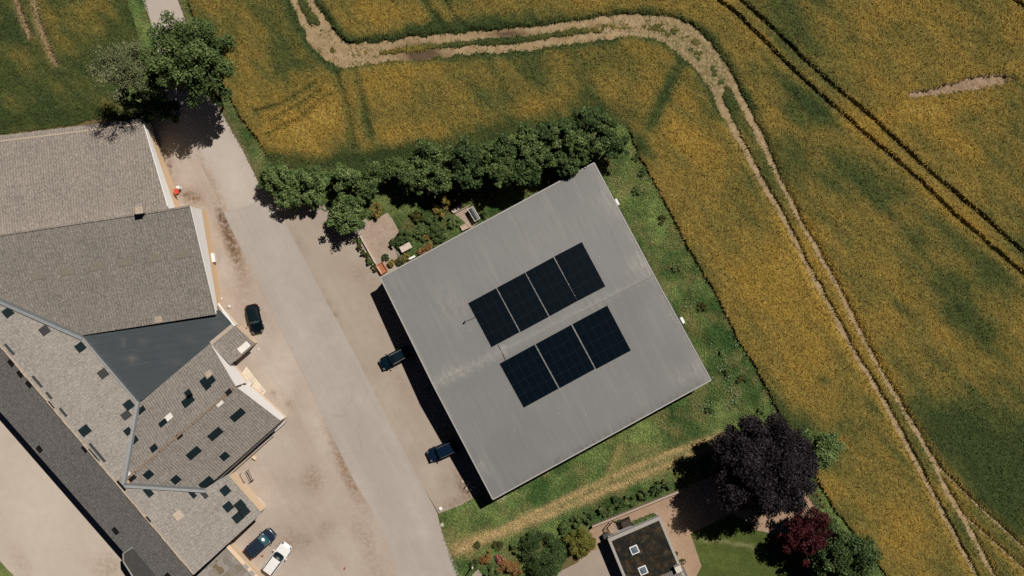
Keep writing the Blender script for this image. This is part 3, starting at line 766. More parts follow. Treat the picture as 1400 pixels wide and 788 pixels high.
grass('garden_grass', [(546, 318), (540, 326), (545, 372), (650, 318), (700, 280), (850, 230), (870, 175), (800, 130), (560, 190), (420, 205), (360, 205), (360, 262), (480, 300), (505, 285), (538, 290)], 45, .34, 'long grass and weeds between hedge and hall', garden_col, [HALL, [(620, 294), (641, 282), (654, 305), (644, 313), (630, 301)], [(492, 322), (498, 313), (503, 302), (520, 295), (530, 290), (537, 299), (547, 317), (540, 325), (536, 332), (531, 348), (512, 357)]])
grass('lane_grass', LANEV, 70, .28, 'green grass strip between the lane and the wheat', lanev_col, None)
grass('bank_grass', [(172, -20), (182, 24), (190, 60), (170, 120), (150, 168), (200, 172), (222, 150), (216, 70), (206, 30), (195, -20)], 60, .28, 'dark grass under the tall trees by the lane', green_col, None)
grass('lawn_grass', [(946, 731), (1000, 704), (1036, 720), (1100, 765), (1120, 830), (945, 830), (955, 788), (961, 774)], 90, .10, 'short mown lawn beside the small house', lawn_col, None, .03)

fx, fy = [], []
for px, py, rx, ry, q in ((985, 500, 18, 30, 420), (1000, 545, 16, 18, 260), (1010, 470, 8, 14, 120), (890, 250, 14, 16, 120), (940, 430, 8, 18, 90), (575, 300, 24, 10, 60), (965, 560, 20, 12, 120)):
    q = q // 2
    fx += list((px - 700) * S + rng.normal(0, rx * S * .6, q)); fy += list((394 - py) * S + rng.normal(0, ry * S * .6, q))
fx, fy = np.array(fx), np.array(fy); ok = inside(W(VERGE), fx, fy) & ~inside(W(HALL), fx, fy) & (fbm(fx, fy, 1.5, 21, 3) > .46); fx, fy = fx[ok], fy[ok]
blades('white_umbels', fx, fy, np.full(len(fx), .4), np.tile(np.array([.21, .25, .15]), (len(fx), 1)), .17, .07, M['ear'], 'pale white flower heads scattered over the rough verge', 'flowers', up=.3)

# ------------------------------------------------------------------ buildings
def inset(pts, d):
    """shrink a plan polygon (Vectors) by d"""
    P = [Vector((p.x, p.y)) for p in pts]
    ar = sum(a.x * b.y - b.x * a.y for a, b in zip(P, P[1:] + P[:1]))
    sg = 1 if ar > 0 else -1
    out = []; n = len(P)
    for k in range(n):
        a, b, c = P[k - 1], P[k], P[(k + 1) % n]
        e1, e2 = (b - a).normalized(), (c - b).normalized()
        n1, n2 = Vector((-e1.y, e1.x)) * sg, Vector((-e2.y, e2.x)) * sg
        m = n1 + n2; q = m.length_squared
        out.append(b + m * (2 * d / q) if q > .2 else b + n1 * d)
    return out

def ccw(pts):
    ar = sum(a.x * b.y - b.x * a.y for a, b in zip(pts, pts[1:] + pts[:1]))
    return pts if ar > 0 else pts[::-1]

def slab(mb, poly, plane, th=.14, lift=0):
    top = ccw([plane.at(*p) + Vector((0, 0, lift)) for p in poly])
    mb.prism(top, [p - Vector((0, 0, th)) for p in top])
def body(mb, poly, plane, d=.25, gap=.15, z0=0):
    top = ccw([plane.at(*p) for p in poly]); q = inset(top, d)
    mb.prism([(p.x, p.y, plane.z(p.x, p.y) - gap) for p in q], [(p.x, p.y, z0) for p in q])

def dense_slab(name, polys, mat, parent, masks, spacing=.8, th=.14):
    """sheet roof with inner points that carry weathering masks; polys = [(poly_px, plane)]"""
    Vs, Fs, Cs = [], [], []; k0 = 0
    for poly, pl in polys:
        top = ccw([pl.at(*p) for p in poly])
        E = []
        for a, b in zip(top, top[1:] + top[:1]):
            n = max(1, int((b - a).length / spacing)); E += [a.lerp(b, q / n).to_2d() for q in range(n)]
        xs_ = np.arange(min(e.x for e in E), max(e.x for e in E), spacing); ys_ = np.arange(min(e.y for e in E), max(e.y for e in E), spacing)
        A, B = np.meshgrid(xs_, ys_); A, B = A.ravel(), B.ravel(); ok = inside([tuple(e) for e in E], A, B)
        pts = list(E) + [Vector((a, b)) for a, b in zip(A[ok], B[ok])]
        ne = len(E)
        vv, _, ff, *_ = geometry.delaunay_2d_cdt(pts, [(q, (q + 1) % ne) for q in range(ne)], [], 1, 1e-4)
        V = np.array([(p.x, p.y, pl.z(p.x, p.y)) for p in vv]); F = np.array([f for f in ff if len(f) == 3])
        nz = np.cross(V[F[:, 1]] - V[F[:, 0]], V[F[:, 2]] - V[F[:, 0]])[:, 2]; F[nz < 0] = F[nz < 0][:, ::-1]
        # survey position of every point, for the masks
        kk = H / (H - V[:, 2]); gx, gy = V[:, 0] * kk, V[:, 1] * kk
        c = np.zeros((len(V), 3))
        for ch, args, amt, w in masks:
            if isinstance(args, tuple): c[:, ch] += amt * blob(gx, gy, *args)
            else: c[:, ch] += amt * np.exp(-(pdist(W(args), gx, gy) / w) ** 2)
        Vb = V - np.array([0, 0, th])
        n = len(V); ed = {}
        for f in F:
            for q in range(3): ed[(f[q], f[(q + 1) % 3])] = 1
        rim = [e for e in ed if (e[1], e[0]) not in ed]
        side = [(u, n + u, n + v) for u, v in rim] + [(u, n + v, v) for u, v in rim]
        Vs.append(np.concatenate([V, Vb])); Cs.append(np.concatenate([c, c]))
        Fs.append(np.concatenate([F, F[:, ::-1] + n, np.array(side)]) + k0); k0 += 2 * n
    return np_mesh(name, np.concatenate(Vs), np.concatenate(Fs), mat, parent, col=np.clip(np.concatenate(Cs), 0, 1.5))

def strip_on(mb, a, b, w, z, up=.06):
    """low flat bar between two 3-D points"""
    a, b = Vector(a), Vector(b); d = (b - a); L = d.length; d.normalize()
    s = d.cross(Vector((0, 0, 1))).normalized(); n = s.cross(d)
    mb.box((a + b) / 2 + n * z, d * (L / 2), s * (w / 2), n * up)

# --- the hall with the solar roof
ZE, ZR = 4.3, 5.5
hA, hB, hC, hD = (520, 380), (812, 223), (972, 520), (674, 683)
r0, r1 = (593, 528), (893, 375)
pN = Plane((*hA, ZE), (*hB, ZE), (*r0, ZR)); pS = Plane((*hD, ZE), (*hC, ZE), (*r1, ZR))
def ridge_at(px, py):
    return pN.at(px, py)
hall = empty('hall', U(745, 452, 0), 'large hall with shallow grey sheet roof carrying seven blocks of solar panels', 'hall')
b_ = MB(); body(b_, [hA, hB, r1, r0], pN, .18, .16); body(b_, [r0, r1, hC, hD], pS, .18, .16)
b_.build('wall', M['hall_wall'], hall)
rid = [r0, r1]
dense_slab('roof', [([hA, hB, r1, r0], pN), ([r0, r1, hC, hD], pS)], M['hall_roof'], hall, [
    (0, [r0, (650, 499), (690, 479)], .7, .5), (0, [(690, 479), (800, 422), r1], .35, .4), (0, (612, 510, 22, 9, -27), .45, 0), (0, [hB, (850, 290), r1, (930, 440), hC], .35, .9),
    (0, (880, 360, 26, 16, -27), .5, 0), (0, (700, 200, 10, 10, 0), .3, 0), (0, (740, 330, 130, 40, -27), .10, 0), (0, (940, 510, 30, 12, -27), .4, 0), (0, (620, 420, 16, 30, -27), .28, 0), (0, (835, 275, 20, 20, 0), .3, 0),
    (1, [(760, 634), (860, 581), (960, 527)], 1.0, .6), (1, [(690, 672), (760, 634)], .4, .5), (1, [hA, (660, 305), hB], .25, .5), (0, [(656, 630), (664, 645)], .7, .3)], .7)
m_ = MB(); strip_on(m_, pN.at(*r0), pN.at(*r1), .34, .03, .035); m_.build('ridge_cap', M['ridge2'], hall)
m_ = MB()
for pl, a, b in ((pN, hA, hB), (pN, hB, r1), (pS, r1, hC), (pS, hD, hC), (pN, hA, r0), (pS, r0, hD)):
    strip_on(m_, pl.at(*a), pl.at(*b), .16, .01, .05)
m_.build('edge_flashing', M['flash'], hall)
dE = (pS.at(*hC) - pN.at(*hB)); dE.z = 0; dE.normalize(); oE = Vector((-dE.y, dE.x, 0))
oE = oE if oE.x > 0 else -oE
m_ = MB()
for pl, a, b in ((pN, hB, r1), (pS, r1, hC)):
    p, q = pl.at(*a) + oE * .13, pl.at(*b) + oE * .13; strip_on(m_, p - Vector((0, 0, .3)), q - Vector((0, 0, .3)), .1, 0, .12)
m_.build('verge_trim', M['darktrim'], hall)
for px, py, lab in ((844.5, 276, None), (934, 437.5, None)):
    c = U(px, py, 3.6); m_ = MB(); m_.box(c - oE * .12, dE * .45, oE * .18, (0, 0, .22)); m_.build('vent_unit', M['white'], hall, bevel=.04)
dW = (pS.at(*hD) - pN.at(*hA)); dW.z = 0; dW.normalize(); oW = -oE
for f in (.2, .5, .8):
    p = pN.at(*hA).lerp(pS.at(*hD), f); p.z = 1.75
    m_ = MB(); m_.box(p - oW * .12, dW * 1.9, oW * .05, (0, 0, 1.74)); m_.build('roller_door', M['darktrim'], hall)

# roof penetrations and cables
va = empty('vent_pipe', pN.at(636, 440), 'tiny white vent pipe on the hall roof left of the upper panels', 'vent pipe')
m_ = MB(); m_.tube([pN.at(636, 440) - Vector((0, 0, .05)), pN.at(636, 440) + Vector((0, 0, .5))], .09, 10); m_.build('pipe', M['white'], va)
m_ = MB(); m_.tube([pN.at(636, 440) + Vector((0, 0, .5)), pN.at(636, 440) + Vector((0, 0, .6))], [.15, .05], 10); m_.build('cowl', M['darktrim'], va)
def cable(px, z, label):
    pts = [pl.at(x, y) + Vector((0, 0, .05)) for x, y, pl in px]
    m_ = MB(); m_.tube(pts, .035, 6); tag(m_.build('cable', M['cable']), label, 'cable')
cable([(638, 439, pN), (644, 437, pN), (651, 433, pN)], 0, 'thin dark cable from the vent pipe to the upper panels')
cable([(681, 472, pN), (685, 480, pN), (687.5, 484, pS), (691, 493, pS)], 0, 'short dark cable crossing the ridge between the panel rows')

# solar blocks
def zoomed(p): return (620 + p[0] / 3.032, 310 + p[1] / 3.032)
protoM = {}
def solar(corners, pl, cols, rows, label):
    a, b, c, d = [pl.at(*zoomed(p)) for p in corners]      # top-left, top-right, bottom-right, bottom-left
    x = ((b - a) + (c - d)) / 2; y = ((a - d) + (b - c)) / 2
    w, h = x.length, y.length; x.normalize(); n = x.cross(y).normalized(); y = n.cross(x)
    ctr = (a + b + c + d) / 4 + n * .02
    root = empty('solar_array', (0, 0, 0), label, 'solar panels', 'solar panel blocks on the hall roof')
    root.matrix_world = Matrix(((x.x, y.x, n.x, ctr.x), (x.y, y.y, n.y, ctr.y), (x.z, y.z, n.z, ctr.z), (0, 0, 0, 1)))
    cw, ch = w / cols, h / rows
    key = (cols, rows)
    if key not in protoM:
        m_ = MB(); m_.bx(-cw / 2 + .003, cw / 2 - .003, -ch / 2 + .003, ch / 2 - .003, .05, .085, 0)
        m_.bx(-cw / 2 + .03, cw / 2 - .03, -ch / 2 + .03, ch / 2 - .03, .0852, .0880, 1)
        o = m_.build('solar_module', [M['modframe'], M['module']])
        protoM[key] = o; first = o; o['cell'] = (cw, ch)
    else:
        first = None
    for i in range(cols):
        for j in range(rows):
            if first is not None: o = first; first = None
            else: o = protoM[key].copy(); COL.objects.link(o)
            o.parent = root; o.location = (-w / 2 + cw * (i + .5), -h / 2 + ch * (j + .5), 0)
            o.scale = (cw / protoM[key]['cell'][0], ch / protoM[key]['cell'][1], 1)
    for j in range(rows):
        m_ = MB(); yy = -h / 2 + ch * (j + .5); m_.bx(-w / 2 - .05, w / 2 + .05, yy - .03, yy + .03, -.01, .048)
        o = m_.build('mounting_rail', M['rail']); o.parent = root
UP = [[(62, 317), (178, 255), (273, 438), (158, 500)], [(183, 252), (298, 190), (393, 375), (278, 437)], [(302, 187), (415, 127), (513, 308), (398, 373)], [(418, 124), (530, 65), (632, 247), (517, 307)]]
LO = [[(192, 567), (338, 488), (433, 672), (292, 750)], [(343, 485), (488, 407), (585, 590), (440, 670)], [(494, 403), (637, 327), (735, 513), (592, 590)]]
for q, l in zip(UP, ('leftmost', 'second from left', 'third from left', 'rightmost')):
    solar(q, pN, 4, 4, f'narrow dark solar panel block, {l} of four in the upper row')
for q, l in zip(LO, ('left', 'middle', 'right')):
    solar(q, pS, 5, 4, f'wide dark solar panel block, {l} one of three below the ridge')

# --- farmstead
def skylights(parent, pl, items, rot, name='skylight'):
    """items: (px, py, along-ridge m, along-slope m, material)"""
    for px, py, a, b, m in items:
        c = pl.at(px, py)
        n = pl.n; d = Vector((math.cos(rot), math.sin(rot), 0)); s = n.cross(d).normalized(); d = s.cross(n)
        mb = MB(); mb.box(c + n * .03, d * (a / 2), s * (b / 2), n * .03)
        mb.build(name, M[m], parent)

# north barn
nb = empty('north_barn', U(100, 240), 'barn roof of brownish speckled corrugated sheets beside the wheat, top left', 'barn')
pNB = Plane((194, 162, 4.4), (0, 185.5, 4.4), (229, 283, 6.4))
polyN = [(-160, 205), (0, 185.5), (194, 162), (231, 288), (0, 323), (-160, 347)]
m_ = MB(); slab(m_, polyN, pNB); m_.build('roof', M['roofN'], nb)
m_ = MB(); body(m_, polyN, pNB, .12); m_.build('wall', M['white_ochre'], nb)
m_ = MB(); strip_on(m_, pNB.at(0, 193.5), pNB.at(190, 170), .22, .03, .03); m_.build('eave_board', M['ridgecap'], nb)
a, b = pNB.at(194.3, 162), pNB.at(229.3, 282); m_ = MB(); strip_on(m_, a, b, .12, .02, .04); m_.build('verge_board', M['white'], nb)
# things on its gable
gd = (U(247, 281) - U(208, 168)).normalized(); go = Vector((-gd.y, gd.x, 0)); go = go if go.x > 0 else -go
def on_gable(px, py, z): return U(px, py, z)
m_ = MB(); c = U(240.5, 262, 1.9); m_.box(c + go * .05, gd * .36, go * .30, (0, 0, .10)); m_.build('red_awning', M['red'], nb)
m_ = MB(); c = U(243.5, 257.5, 1.0); m_.box(c + go * .12, gd * .2, go * .2, (0, 0, .6)); m_.build('meter_box', M['white'], nb)
m_ = MB(); c = U(214, 205, 1.2); m_.box(c + go * .02, gd * .62, go * .14, (0, 0, .95)); m_.build('door', M['white'], nb)

# south barn
sb = empty('south_barn', U(150, 370), 'barn with grey speckled roof and white gable facing the lane', 'barn')
pSB = Plane((260, 281, 8.2), (0, 320, 8.2), (295, 430, 4.4))
polyS = [(-160, 344), (0, 320), (260, 281), (295.5, 430), (113, 458.5), (0, 409), (-160, 338.6)]
polyS = [(-160, 344), (0, 320), (260, 281), (295.5, 430), (113, 458.5), (0, 409), (-160, 360)]
m_ = MB(); slab(m_, polyS, pSB); m_.build('roof', M['roofS'], sb)
m_ = MB(); body(m_, polyS, pSB, .12); m_.build('wall', M['white_ochre'], sb)
m_ = MB(); strip_on(m_, pSB.at(0, 321.5), pSB.at(229, 287), .26, .04, .05); strip_on(m_, pSB.at(233, 286.5), pSB.at(259, 282), .26, .04, .05); m_.build('ridge_cap', M['roofN'], sb)
m_ = MB(); strip_on(m_, pSB.at(260.3, 281.5), pSB.at(295.6, 429), .12, .02, .045); m_.build('verge_board', M['white'], sb)
for x, y in ((53, 377), (92, 371), (133, 364.5), (171, 358.5), (210, 353), (249, 347.5)):
    skylights(sb, pSB, [(x, y, 1.9, 1.0, 'sheet_old')], R(8.7), 'replaced_sheet')
skylights(sb, pSB, [(216.5, 437, 1.0, .85, 'ridgecap')], R(8.7), 'pale_sheet')
ch = MB(); c = pSB.at(194, 288.5); ch.box(c + Vector((0, 0, .35)), (.44, .07, 0), (-.06, .38, 0), (0, 0, .7)); cho = ch.build('chimney', M['ridgecap'], sb)
ch = MB(); ch.box(c + Vector((0, 0, 1.085)), (.5, .08, 0), (-.065, .44, 0), (0, 0, .03)); ch.build('chimney_cap', M['ridgecap'], cho)
c = U(289.5, 353, 1.2); m_ = MB(); sd = (U(303, 428) - U(283, 288)).normalized(); so = Vector((-sd.y, sd.x, 0)); so = so if so.x > 0 else -so
m_.box(c + so * .15, sd * .6, so * .35, (0, 0, .45)); m_.build('meter_box', M['white'], sb)

# felted flat roof between barns
fa = empty('flat_roofed_annex', U(220, 480), 'triangular annex with dark blue grey felt roof between the barn roofs', 'annex')
pF = Plane((113, 460, 4.0), (190, 550, 4.2), (320, 447, 3.7))
polyF = [(113, 459), (300, 424), (320, 446), (188, 552)]
dense_slab('roof', [(polyF, pF)], M['felt'], fa, [(0, (194, 467, 7, 5, 0), .3, 0), (0, (181, 491, 6, 5, 0), .6, 0), (0, (168, 468, 4, 6, 0), .4, 0), (0, (240, 495, 12, 4, 0), .25, 0), (0, (255, 463, 12, 4, 0), .25, 0), (0, (300, 446, 16, 8, 40), .2, 0)], .6)
m_ = MB(); body(m_, polyF, pF, .2); m_.build('wall', M['white_cream'], fa)
skylights(fa, pF, [(179, 473, 1.1, 1.6, 'felt')], R(0), 'hatch')
m_ = MB(); strip_on(m_, pF.at(299, 415) + Vector((0, 0, .1)), pF.at(321, 446) + Vector((0, 0, .1)), .22, 0, .12); m_.build('parapet', M['white'], fa)

# long barn
ZB = 8.2
pB = Plane((0, 472, ZB), (265, 785, ZB), (357, 702, 4.2)); pBd = Plane((0, 472, ZB), (265, 785, ZB), (0, 562, 3.8))
lb = empty('long_barn', U(150, 640), 'long barn with pale weathered front roof and rear roof coloured dark as its shaded side, bottom left', 'barn')
polyB = [(-120, 330.3), (0, 412), (113, 461), (190, 551), (170, 662), (281, 668), (311, 649), (357.5, 702), (265.5, 785.5), (0, 472)]
polyBd = [(0, 472), (265.5, 785.5), (300, 826), (220, 815), (165, 751), (0, 563), (-120, 426), (-120, 330.3)]
polyBd = [(-120, 330.3), (265.5, 785.5), (218, 811.5), (-120, 426)]
m_ = MB(); slab(m_, polyB, pB); m_.build('front_roof', M['roofB'], lb)
m_ = MB(); slab(m_, polyBd, pBd); m_.build('rear_roof', M['roofBshade'], lb)
m_ = MB(); body(m_, [(-120, 330.3), (0, 412), (113, 461), (190, 551), (172, 668), (281, 672), (311, 649), (357.5, 702), (265.5, 785.5)], pB, .22); body(m_, polyBd, pBd, .22); m_.build('wall', M['ochre'], lb)
m_ = MB()
N_ = 60
for k in range(N_):
    p, q = pB.at(-60 + (265 + 60) * k / N_, 401 + (785 - 401) * k / N_), pB.at(-60 + 325 * (k + 1) / N_, 401 + 384 * (k + 1) / N_)
    o_ = Vector((random.uniform(-.03, .03), random.uniform(-.03, .03), 0))
    strip_on(m_, p + o_, q + o_, random.uniform(.22, .36), .03, .045)
m_.build('ridge_cap', M['ridgecap'], lb)
sq = 1.15
skylights(lb, pB, [(11, 427.5, sq, sq, 'pane'), (61, 452, sq, sq, 'paneG'), (110, 475, sq, sq, 'pane'), (141, 511, sq, sq, 'paneG'), (176, 554, sq, sq, 'pane'), (172.5, 568, 1.0, sq, 'paneG'), (175, 590, .9, .9, 'pane'), (116, 589, 1.2, 1.3, 'pane'),
    (13, 478, 1.8, .32, 'paneG'), (51, 522, 1.9, .32, 'paneG'), (67, 541, 1.1, .32, 'paneG'), (86.5, 564, 1.4, .32, 'paneG'), (133, 619, 3.1, .34, 'paneG'), (203, 673, 1.3, .8, 'pane'), (263, 675.5, 1.2, .6, 'pane'), (279, 676, 1.2, .6, 'paneG'),
    (308, 671, sq, sq, 'pane'), (312, 693, sq, sq, 'pane'), (328, 691, sq, 1.25, 'pane'), (334, 699.5, sq, 1.25, 'pane'), (325, 708, sq, 1.2, 'pane'), (244, 705, 1.1, 1.1, 'ridgecap')], R(-49.7))
skylights(lb, pBd, [(15.5, 496, .95, .95, 'black'), (28, 511, .95, .95, 'black'), (40, 525, .95, .95, 'black'), (70, 554, 1.2, .35, 'black'), (54, 614, .9, .9, 'black'), (116, 614, .95, .75, 'black'), (127, 621, 1.7, .3, 'black'), (131, 624, 1.6, .25, 'valley'), (166, 664, 1.6, .4, 'black'), (158, 726, 1., .85, 'black'), (203, 710, .9, .35, 'black'), (230, 788, .9, .9, 'black')], R(-49.7))

# wing with its own ridge
ZC = 7.6
pC1 = Plane((174, 655, ZC), (322, 529, ZC), (293, 462, 4.5)); pC2 = Plane((174, 655, ZC), (322, 529, ZC), (384, 577, 4.9))
wg = empty('barn_wing', U(260, 590), 'gabled barn wing with many dark skylights and bright white gable', 'barn')
polyC1 = [(190, 551), (302, 457), (291, 477), (322.5, 529), (174, 655.5)]
polyC1 = [(189, 553), (287, 470), (292, 478), (322.5, 529), (172, 657)]
polyC2 = [(172, 657), (322.5, 529), (384, 576), (281, 667.5), (172, 664)]
m_ = MB(); slab(m_, polyC1, pC1, lift=.03); slab(m_, polyC2, pC2, lift=.03); m_.build('roof', M['roofC'], wg)
m_ = MB(); body(m_, polyC1, pC1, .15); body(m_, polyC2, pC2, .15); m_.build('wall', M['white_cream'], wg)
m_ = MB()
for k in range(40):
    f0, f1 = k / 40, (k + 1) / 40
    p = pC1.at(174 + 148 * f0, 655 - 126 * f0); q = pC1.at(174 + 148 * f1, 655 - 126 * f1)
    o_ = Vector((random.uniform(-.05, .05), random.uniform(-.05, .05), .03)); strip_on(m_, p + o_, q + o_, random.uniform(.2, .42), .03, .05)
m_.build('ridge_cap', M['ridgebrown'], wg)
skylights(wg, pC1, [(193.5, 561, 1.1, .8, 'pane'), (223, 578.5, 1.2, .75, 'pane'), (230.5, 571, 1.15, .8, 'paneW'), (184, 602, 1.0, .9, 'pane'), (210.5, 613, 1.0, .9, 'pane'), (258, 539, .85, 1.2, 'pane'), (260.5, 545.5, .85, 1.2, 'pane'), (254, 551.5, .9, 1.15, 'pane'), (279, 522, 1.0, 1.0, 'pane'), (289, 520, 1.0, 1.0, 'pane'), (283.5, 528, 1.0, .9, 'pane'), (285.5, 511.5, .9, .9, 'ridgecap'), (174.5, 646, .5, 1.0, 'paneW')], R(40.4))
skylights(wg, pC2, [(325, 567.5, 2.0, 1.0, 'pane'), (294.5, 593.5, 1.95, 1.0, 'pane'), (265, 619.5, 1.95, 1.0, 'pane'), (307, 624, 1.1, .95, 'pane'), (203, 649, 1.15, 1.0, 'pane'), (240.5, 656, 1.1, 1.0, 'pane'), (282, 660, 1.9, 1.0, 'pane'), (178, 655.5, 1.6, .75, 'black'), (224, 653.5, 1.3, .9, 'roofB'), (300.5, 552, .95, .5, 'paneW')], R(40.4))
m_ = MB()
for px, py in ((312.7, 534.6), (245.6, 594)):
    c = pC2.at(px, py + 1.5); d = Vector((math.cos(R(40.4)), math.sin(R(40.4)), 0)); m_.box(c + Vector((0, 0, .09)), d * .42, Vector((-d.y, d.x, -.25)) * .3, (0, 0, .05))
m_.build('ridge_vent', M['black'], wg)
p, q = pC2.at(382, 579) , pC2.at(282, 668.5); m_ = MB(); o_ = Vector((.10, -.12, -.25)); m_.tube([p + o_, q + o_], .055); m_.build('gutter', M['valley'], wg)
m_ = MB(); strip_on(m_, U(349, 538, .12), U(359, 532.5, .12), .5, 0, .12); m_.build('doorstep', M['board'], wg)
m_ = MB(); c = U(341, 524, 1.3); m_.box(c, (.3, -.24, 0), (.2, .25, 0), (0, 0, .25)); m_.build('wall_lamp', M['stone'], wg)
for px, py in ((333.5, 532), (343, 541), (352, 548)):
    m_ = MB(); c = U(px, py, 2.4); m_.box(c, (.46, -.40, 0), (.22, .26, 0), (0, 0, .10)); m_.build('window_hood', M['white'], wg)

# metal valleys joining the roofs
def valley(parent, pts, w, lift):
    m_ = MB()
    for (a, pa), (b, pb) in zip(pts, pts[1:]):
        p, q = pa.at(*a) + Vector((0, 0, lift)), pb.at(*b) + Vector((0, 0, lift))
        d = (q - p).normalized(); s = d.cross(Vector((0, 0, 1))).normalized() * w / 2; n = Vector((0, 0, .10))
        for e in (1, -1):
            m_.prism(ccw([p, q, q + s * e + n, p + s * e + n]), [v - Vector((0, 0, .05)) for v in ccw([p, q, q + s * e + n, p + s * e + n])])
    m_.build('valley_gutter', M['valley'], parent)
valley(lb, [((-60, 385), pB), ((0, 411), pB), ((114, 461.5), pB)], .75, .28)
valley(lb, [((113.5, 461), pB), ((190, 551), pB)], .35, .10)
valley(wg, [((190, 549), pB), ((170.5, 663), pB)], .62, .22)
valley(wg, [((170.5, 663), pB), ((281, 670), pB)], .62, .25)

# lean-to
lt = empty('lean_to', U(320, 472), 'small corrugated lean-to with one white roof sheet beside the black car', 'lean-to')
pL = Plane((291.5, 476, 3.7), (320, 443.5, 3.7), (348.5, 470, 2.9))
polyL = [(287, 470), (319, 443.5), (348.5, 470), (315, 499)]
m_ = MB(); slab(m_, polyL, pL, .1, .02); m_.build('roof', M['roofC'], lt)
m_ = MB(); body(m_, polyL, pL, .2); m_.build('wall', M['ochre'], lt)
skylights(lt, pL, [(333.5, 475, 1.65, .85, 'paneW')], R(40.4), 'white_sheet')
m_ = MB(); p, q = pL.at(288, 470), pL.at(319, 444.5); strip_on(m_, p, q, .5, .04, .03); m_.build('top_flashing', M['ridgecap'], lt)

# low annex at the bottom
la = empty('patched_annex', U(315, 775), 'low annex with patched flat roof and ochre edge, bottom of the farm', 'annex')
pA = Plane((265, 786, 3.0), (311, 746, 3.0), (350, 788, 2.9))
polyA = [(262, 789), (310, 746), (385, 826), (330, 870)]
t = NT('patched_sheets'); v = t.mapped(R(40)); vo = t.n('ShaderNodeTexVoronoi', Scale=1.1, distance='CHEBYCHEV'); t.l(v, vo.inputs['Vector'])
sc_ = t.sep(vo.outputs['Color'])
cc = t.ramp(sc_[0], [(.1, (.20, .18, .155)), (.4, (.26, .235, .205)), (.65, (.33, .30, .27)), (.8, (.15, .105, .055)), (.95, (.30, .28, .26))])
cc = t.mix(t.ramp(t.noise(5, 5, .75), [(.45, 0.), (.7, .6)]), cc, (.12, .10, .08))
M['patched'] = t.done(cc, .9)
m_ = MB(); slab(m_, polyA, pA, .12); m_.build('roof', M['patched'], la)
m_ = MB(); body(m_, polyA, pA, .1); m_.build('wall', M['ochre'], la)
m_ = MB(); a, b = pA.at(311.5, 746.5), pA.at(385, 825.5); strip_on(m_, a, b, .55, .05, .08); m_.build('parapet', M['ochre'], la)
m_ = MB()
for px, py in ((336.5, 775), (345, 784)):
    strip_on(m_, pA.at(px - 3, py - 3), pA.at(px + 2.5, py + 2.5), .6, .15, .03)
m_.build('coping_patch', M['conc'], la)

# metal canopy at the rear eave
cn = empty('metal_canopy', U(195, 790), 'dark angular metal canopy at the rear eave of the long barn', 'canopy')
pK = Plane((168.5, 757, 4.4), (182, 748, 5.2), (216, 788, 5.2))
kp = [(168.5, 757), (181.5, 748.5), (240, 816), (205, 830), (186, 795), (169, 768)]
m_ = MB(); slab(m_, kp, pK, .12); m_.build('roof', m_plain('canopy_felt', (.085, .082, .078), .7, .35, 1.5), cn)
m_ = MB(); body(m_, kp, pK, .3); m_.build('side_wall', M['darktrim'], cn)
m_ = MB()
for a, b in zip(kp[-3:] + kp[:2], kp[-2:] + kp[:2]):
    if a != b: strip_on(m_, pK.at(*a), pK.at(*b), .16, .04, .05)
m_.build('rim', M['flash'], cn)

# --- small house at the bottom
hs = empty('small_house', U(880, 760), 'small house with mossy flat roof and two roof lights', 'house')
ZH = 2.7
pH = Plane((830.5, 736.6, ZH), (902, 705.5, ZH), (929, 771, ZH))
polyH = [(830.5, 736.6), (902, 705.5), (929.5, 771), (950, 822), (877, 850)]
m_ = MB(); slab(m_, polyH, pH, .2); m_.build('roof', M['moss'], hs)
m_ = MB(); body(m_, polyH, pH, .12, .2); m_.build('wall', M['white'], hs)
m_ = MB()
E_ = [(polyH[-1], polyH[0]), (polyH[0], polyH[1]), (polyH[1], polyH[2]), (polyH[2], polyH[3])]
for (a, b), w in zip(E_, (.36, .5, .34, .34)):
    p, q = pH.at(*a), pH.at(*b); d = (q - p).normalized(); i_ = Vector((-d.y, d.x, 0)); ctr = pH.at(885, 765)
    i_ = i_ if i_.dot(ctr - p) > 0 else -i_
    strip_on(m_, p + i_ * w / 2, q + i_ * w / 2, w, .04, .07 if w != .5 else .078)
m_.build('roof_edge', M['conc'], hs)
hx = (pH.at(902, 705.5) - pH.at(830.5, 736.6)).normalized(); hy = Vector((-hx.y, hx.x, 0))
for px, py in ((867.2, 751.6), (879, 779.6)):
    c = pH.at(px, py); m_ = MB(); m_.box(c + Vector((0, 0, .12)), hx * .56, hy * .56, (0, 0, .12)); o = m_.build('roof_light', M['white'], hs, bevel=.03)
    m_ = MB(); c2 = c + Vector((0, 0, .24))
    ring = [c2 + hx * a * .44 + hy * b * .44 for a, b in ((-1, -1), (1, -1), (1, 1), (-1, 1))]
    top = c2 + Vector((0, 0, .16))
    for k in range(4): m_.face([ring[k], ring[(k + 1) % 4], top])
    m_.build('pane', M['glassblue'], o)
c = pH.at(926, 776); m_ = MB(); m_.box(c + Vector((0, 0, .45)), hx * .42, hy * .42, (0, 0, .6)); o = m_.build('chimney', M['stone'], hs)
pT = Plane((893, 792, 3.0), (930, 776, 3.0), (944, 800, 2.3)); m_ = MB(); slab(m_, [(884, 796), (934, 774), (952, 812), (905, 835)], pT, .12); m_.build('tiled_roof', M['tile'], hs)
c = pH.at(858, 718.5); m_ = MB(); c.z = .75; m_.box(c, hx * .68, hy * .42, (0, 0, .75)); c2 = m_.build('lean_to_box', M['dwood'], hs)

